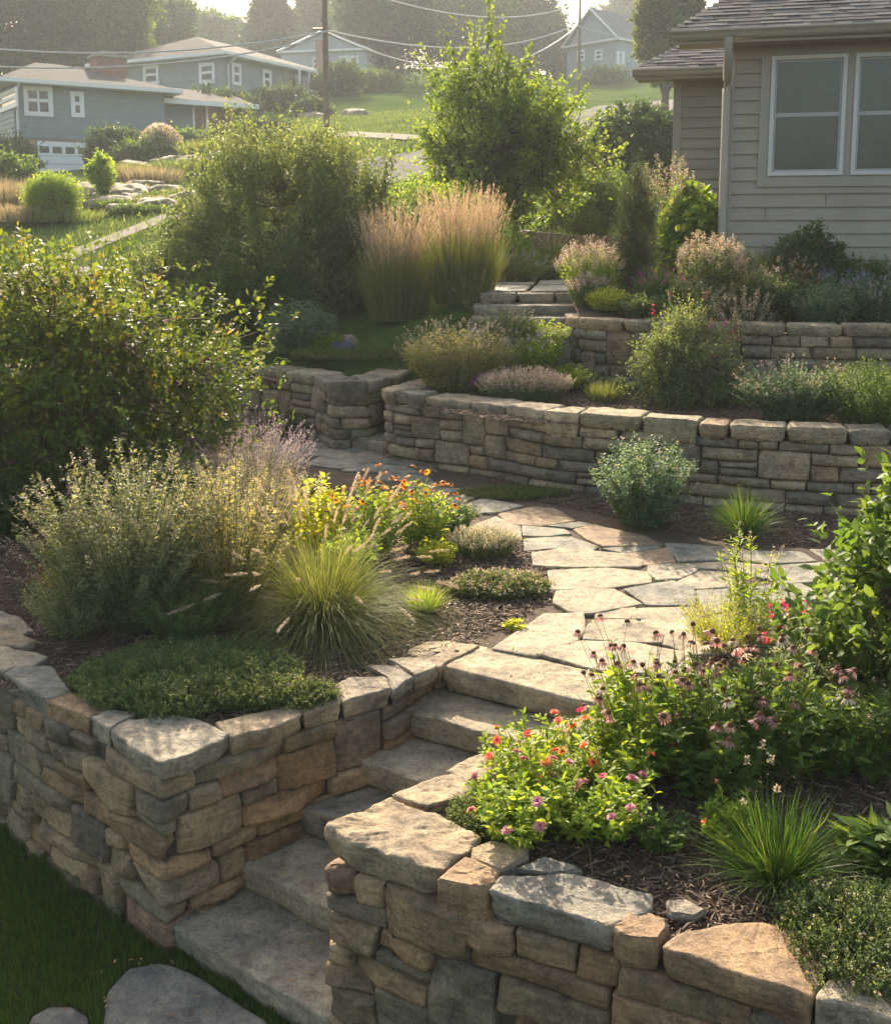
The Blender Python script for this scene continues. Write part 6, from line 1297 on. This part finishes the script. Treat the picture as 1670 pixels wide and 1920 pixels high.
for i in range(46):
    if i < 22: px, y = 190 + 190 * rk.random(), rk.uniform(24.5, 31)
    elif i < 38: px, y = 235 + 240 * rk.random(), rk.uniform(38, 41)
    else: px, y = 560 + 150 * rk.random(), rk.uniform(57, 59)
    spots.append((px, y))
for i, (px, y) in enumerate(spots):
    lab = ['flat weathered rock among plants in the far left rock garden', 'grey ledge rock in the dry-stacked bank below the grey house', 'dark ledge rock in the bank beside the utility pole'][0 if i < 22 else 1 if i < 38 else 2]
    gp = ['rocks of the far left rock garden', 'ledge rocks below the grey house', 'ledge rocks beside the pole'][0 if i < 22 else 1 if i < 38 else 2]
    sz = rk.uniform(.35, .75) * (1 if i < 22 else 1.1 if i < 38 else .9); rock(lab, onT(px, y), (sz, sz * .7, sz * rk.uniform(.3, .5)), 300 + i, flat=.5, group=gp, name='rock')
for k in range(9):
    px = 205 + 22 * k + rk.uniform(-8, 8); y = rk.uniform(24, 31)
    cover('creeping_phlox', 'low green cushion plant between rocks of the far left rock garden', 'ground cover', onT(px, y), 350 + k, 'mid' if k % 2 else 'sage', 'rock garden cushions', n=260, per=8, rx=.55, ry=.4, h=.18, leaf=(.06, .03), sprig=.12)
# low timber fence at the far left
fr = root('timber_fence', 'low brown board fence at the far left edge', 'fence', onT(10, 30)); 
for z_ in (0, .26): box_obj('rail', (-2.5, -.04, .05 + z_), (.85, 0, .27 + z_), WOODP, fr)
for x_ in (-2.4, -.8, .8): box_obj('post', (x_, -.02, -.3), (x_ + .12, .10, .62), WOODP, fr)

# ---------------------------------------------------------------- trees on the skyline
def tree(label, px, y, w_px, top_py, base_py, mm, seed, conifer=False, n=2500, per=18, leaf=.34, gap=.70, kind='broadleaf_tree', z0f=.10, lump=.62, trunk_r=.35):
    b = onT(px, y); s = y / F; Ht = (430 - top_py) * s + H - b[2]; rx = w_px * s / 2
    kw = dict(rx=rx, ry=rx * .9, z0=Ht * z0f, z1=Ht, n_twig=n, per=per, leaf=(leaf, leaf * .5), twl=min(1.6, rx * .35), limbs=22, lump=lump, lf=2.4, trunk=Ht * .16, trunk_r=trunk_r, stem_r=trunk_r * .38, gap=gap, shell=.35, base_r=.3)
    if conifer: kw.update(top_pow=1.8, lump=.35, up=.0, shape='diamond', droop=.5); kw['leaf'] = (leaf * 1.2, leaf * .3)
    return shrub(kind, label, 'tree', b, seed, mm, 'skyline trees', woodm=bark, **kw)
tree('massive dark broadleaf tree filling the top left corner', 60, 78, 330, -120, 0, 'dark', 400, n=2600, lump=.4)
tree('tall dark tree with lighter hanging foliage behind the low blue-grey house', 215, 84, 200, -60, 0, 'mid', 401)
tree('dark tree rising behind the roof peak of the grey two-storey house', 300, 100, 150, -10, 0, 'dark', 402)
tree('pale hazy tree crown above the ridge of the grey two-storey house', 400, 135, 170, 35, 0, 'mid', 403, leaf=.55)
tree('layered conifer standing left of the utility pole', 520, 120, 150, -35, 0, 'dark', 404, conifer=True, kind='conifer_tree', leaf=.5)
tree('second layered conifer just right of the first, behind the utility pole', 590, 128, 120, -30, 0, 'dark', 405, conifer=True, kind='conifer_tree', leaf=.5)
tree('big hazy dark tree right of the utility pole', 730, 100, 210, -90, 0, 'dark', 406, n=2600, z0f=.02, lump=.35)
tree('wide hazy tree directly behind the slender bright tree', 860, 112, 230, -70, 0, 'mid', 407, n=2400, z0f=.02, lump=.4)
tree('dark hazy tree left of the far blue house', 985, 118, 150, -20, 0, 'dark', 408, z0f=.02)
tree('small dark hazy tree touching the left gable of the far blue house', 1035, 112, 80, 60, 0, 'dark', 409, z0f=.02, n=1100)
tree('distant pale tree rising above the roof of the far blue house', 1165, 170, 120, 0, 0, 'mid', 410, leaf=.6)
tree('tree with drooping sunlit branches close to the left roof corner of the house', 1235, 52, 120, -40, 0, 'olive', 411, leaf=.22, z0f=.25, gap=.7, trunk_r=.18)
tree('distant pale tree in the gap at the top left of centre', 330, 180, 170, 10, 0, 'mid', 412, leaf=.6)
tree('dark tree far behind the first layered conifer', 640, 150, 140, 10, 0, 'dark', 413, leaf=.6, z0f=.02)
tree('distant crown peeking above the slope right of the dark hazy trees', 930, 150, 200, -10, 0, 'mid', 414, leaf=.6, z0f=.02)

# ---------------------------------------------------------------- lawn blades, hill grass, mulch
rng = R_(600)
def blades_at(xy, z, L, W, lean=.6):
    n = len(xy); a = rng.random(n) * 6.28; th = rng.random(n) * lean; u = np.stack([np.cos(a) * np.sin(th), np.sin(a) * np.sin(th), np.cos(th)], -1); l = L * rng.uniform(.5, 1.2, n); t = np.linspace(0, 1, 3)[None, :, None]
    B = np.c_[xy, np.broadcast_to(z, (n,))]; P = B[:, None] + u[:, None] * t * l[:, None, None] - np.array([0, 0, .35]) * t ** 2 * l[:, None, None] * np.sin(th)[:, None, None]; mb_ = MB(); ribbons(mb_, P, W * rng.uniform(.6, 1.3, n), rng.beta(2, 2.5, n), rng); return mb_
xy = np.stack([rng.uniform(-3.2, .2, 130000), rng.uniform(3.2, 6.8, 130000)], -1)
flagp = [Gs(p, LAWN)[:, :2] for p, _ in lawn_flags]; bad = np.zeros(len(xy), bool)
for p in flagp: c_ = p.mean(0); bad |= inpoly(xy, c_ + (p - c_) * .97)
bad |= inpoly(xy, pL.at(np.linspace(0, pL.L, 80), -.02).tolist() + [[3, 6], [3, 12], [-4.6, 12]]) | inpoly(xy, [(-1.2, 4.55), (-.3, 3.85), (1, 4), (1, 6), (-.2, 5.6)])
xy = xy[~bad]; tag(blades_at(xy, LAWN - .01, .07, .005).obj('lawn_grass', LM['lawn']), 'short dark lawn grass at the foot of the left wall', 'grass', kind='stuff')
xy = np.stack([rng.uniform(-9, 9, 60000), rng.uniform(0, 1, 60000) ** .8 * 42 + 17], -1); xy = xy[np.abs(xy[:, 0] / xy[:, 1]) < .5]
tag(blades_at(xy, zt(xy[:, 0], xy[:, 1]) - .01, .13, .02).obj('meadow_turf', LM['olive']), 'sunlit turf on the near slope', 'grass', kind='stuff')
# mulch: shredded bark pieces
def mulch(name, label, poly, zf, n, ln=.05, avoid=()):
    poly = np.asarray(poly)[:, :2]; lo = poly.min(0); hi = poly.max(0); xy = rng.uniform(lo, hi, (n * 3, 2)); k = inpoly(xy, poly)
    for a_ in avoid: k &= ~inpoly(xy, a_)
    xy = xy[k][:n]; m_ = len(xy); z = zf(xy) + rng.random(m_) * .014 + .002; a = rng.random(m_) * 6.28; d = np.stack([np.cos(a), np.sin(a), rng.normal(0, .22, m_)], -1); l = ln * rng.lognormal(-.3, .55, m_); w_ = rng.uniform(.0018, .0060, m_)
    mb_ = MB(); P = np.c_[xy, z]; P = np.stack([P - d * l[:, None] / 2, P + rng.normal(0, .003, (m_, 3)), P + d * l[:, None] / 2], 1); tubes(mb_, P, w_[:, None] * np.array([[.6, 1, .5]]), 3, np.clip(rng.beta(1.6, 3, m_), 0, 1)); return tag(mb_.obj(name, MULCH), label, 'mulch', kind='stuff')
m, N, L_, bs = new_mat('bark_mulch'); a_ = attr(N, 'tint'); L_.new(ramp(N, L_, a_.outputs['Fac'], [(0, (.05, .033, .023)), (.4, (.14, .09, .058)), (.75, (.25, .17, .115)), (1, (.38, .30, .22))]).outputs[0], bs.inputs['Base Color']); bs.inputs['Roughness'].default_value = .85; MULCH = m
flag_w = [Gs(p, .02)[:, :2] for p, _ in FL]
mulch('mulch', 'shredded bark mulch in the right planter', [(.0, 3.6), (.75, 5.0), (1.4, 5.9), (4, 6.6), (4, 2.7), (1.4, 3.0)], lambda P: z_upper(P), 34000, .042, flag_w)
mulch('mulch', 'shredded bark mulch in the left planter', [(-1.2, 4.6), (-.1, 5.5), (.9, 6.9), (.6, 8.0), (-1, 9.6), (-4, 9.6), (-4, 6.5)], lambda P: z_upper(P), 42000, .05, flag_w)
mulch('mulch', 'dark bark mulch along the foot of the middle wall', [(.4, 10.1), (1.2, 9.4), (2.1, 8.9), (5, 8.7), (5, 7.7), (2.2, 7.8), (1.2, 8.8), (.5, 9.4)], lambda P: z_upper(P), 14000, .06, flag_w)
mulch('mulch', 'bark mulch on the middle terrace', [(-.4, 10.4), (.5, 9.6), (1.4, 9.4), (4, 8.7), (5, 9.5), (3.5, 10.7), (1.5, 11.3), (0, 11.5)], lambda P: np.full(len(P), .61), 12000, .06)

# ---------------------------------------------------------------- leaf litter on steps, paving and soil
rl = R_(777); lit = MB(); pts = []
for k, (a, b, z) in enumerate(SF):
    a = np.array(a); b = np.array(b); d = b - a; n_ = nrm(np.array([-d[1], d[0]]))
    for _ in range(9): q = a + d * rl.uniform(.05, .9) + n_ * rl.uniform(.04, .28); pts.append((q[0], q[1], z + .008))
for _ in range(260): q = (rl.uniform(-.6, 2.6), rl.uniform(5.8, 9.0)); pts.append((q[0], q[1], .020))
for _ in range(420): q = (rl.uniform(.2, 2.6), rl.uniform(3.4, 5.6)); pts.append((q[0], q[1], .020))
for _ in range(420): q = (rl.uniform(-3, .6), rl.uniform(5.2, 9.0)); pts.append((q[0], q[1], .020))
for _ in range(60): q = (rl.uniform(-1.6, -.3), rl.uniform(3.7, 4.6)); pts.append((q[0], q[1], LAWN + .045))
pts = [p for p in pts if p[2] != .020 or inpoly(np.array([[p[0], p[1]]]), upper_poly)[0]]
pts = np.array(pts); n_ = len(pts); d_ = np.stack([rl.normal(0, 1, n_), rl.normal(0, 1, n_), rl.normal(0, .12, n_)], -1)
leaves(lit, pts, d_, rl.uniform(.010, .030, n_), rl.uniform(.005, .014, n_), 'oval', rl.random(n_), rl, up=np.tile([0, 0, 1.], (n_, 1)) + rl.normal(0, .15, (n_, 3)))
tag(lit.obj('leaf_litter', leaf_mat('dry_leaf', [(.10, .06, .03), (.20, .12, .06), (.32, .22, .11), (.16, .16, .05)], .1)), 'dry fallen leaves scattered over steps, paving and mulch', 'leaf litter', kind='stuff')
# ---------------------------------------------------------------- tiny weeds in the paving joints
rj = R_(321); jp = []
for w_ in flag_w:
    k = len(w_)
    for e in range(k):
        if rj.random() < .55:
            a_, b_ = w_[e], w_[(e + 1) % k]; c_ = a_ + (b_ - a_) * rj.random(); m_ = int(rj.integers(4, 26)); jp.append(c_ + rj.normal(0, .012, (m_, 2)) + (b_ - a_) * rj.normal(0, .05, (m_, 1)))
jp = np.concatenate(jp); jw = MB(); leaves(jw, np.c_[jp, np.full(len(jp), .004)], np.c_[rj.normal(0, .6, (len(jp), 2)), np.ones(len(jp))], rj.uniform(.008, .028, len(jp)), .006, 'diamond', None, rj)
tag(jw.obj('joint_weeds', LM['mid']), 'small weeds and moss growing in the paving joints', 'weeds', kind='stuff')
# ---------------------------------------------------------------- morning haze
me = bpy.data.meshes.new('haze'); v = [(x, y, z) for x in (-420, 420) for y in (-30, 640) for z in (-2, 46)]
me.from_pydata(v, [], [(0, 1, 3, 2), (4, 6, 7, 5), (0, 4, 5, 1), (2, 3, 7, 6), (0, 2, 6, 4), (1, 5, 7, 3)]); hz = link('haze', me); tag(hz, 'thin warm morning haze', kind='stuff')
m = bpy.data.materials.new('haze'); m.use_nodes = True; m.node_tree.nodes.clear(); out = m.node_tree.nodes.new('ShaderNodeOutputMaterial'); vol = m.node_tree.nodes.new('ShaderNodeVolumePrincipled')
vol.inputs['Color'].default_value = (.86, .94, 1.0, 1); vol.inputs['Density'].default_value = .0008; vol.inputs['Anisotropy'].default_value = .35
m.node_tree.links.new(vol.outputs[0], out.inputs['Volume']); me.materials.append(m)
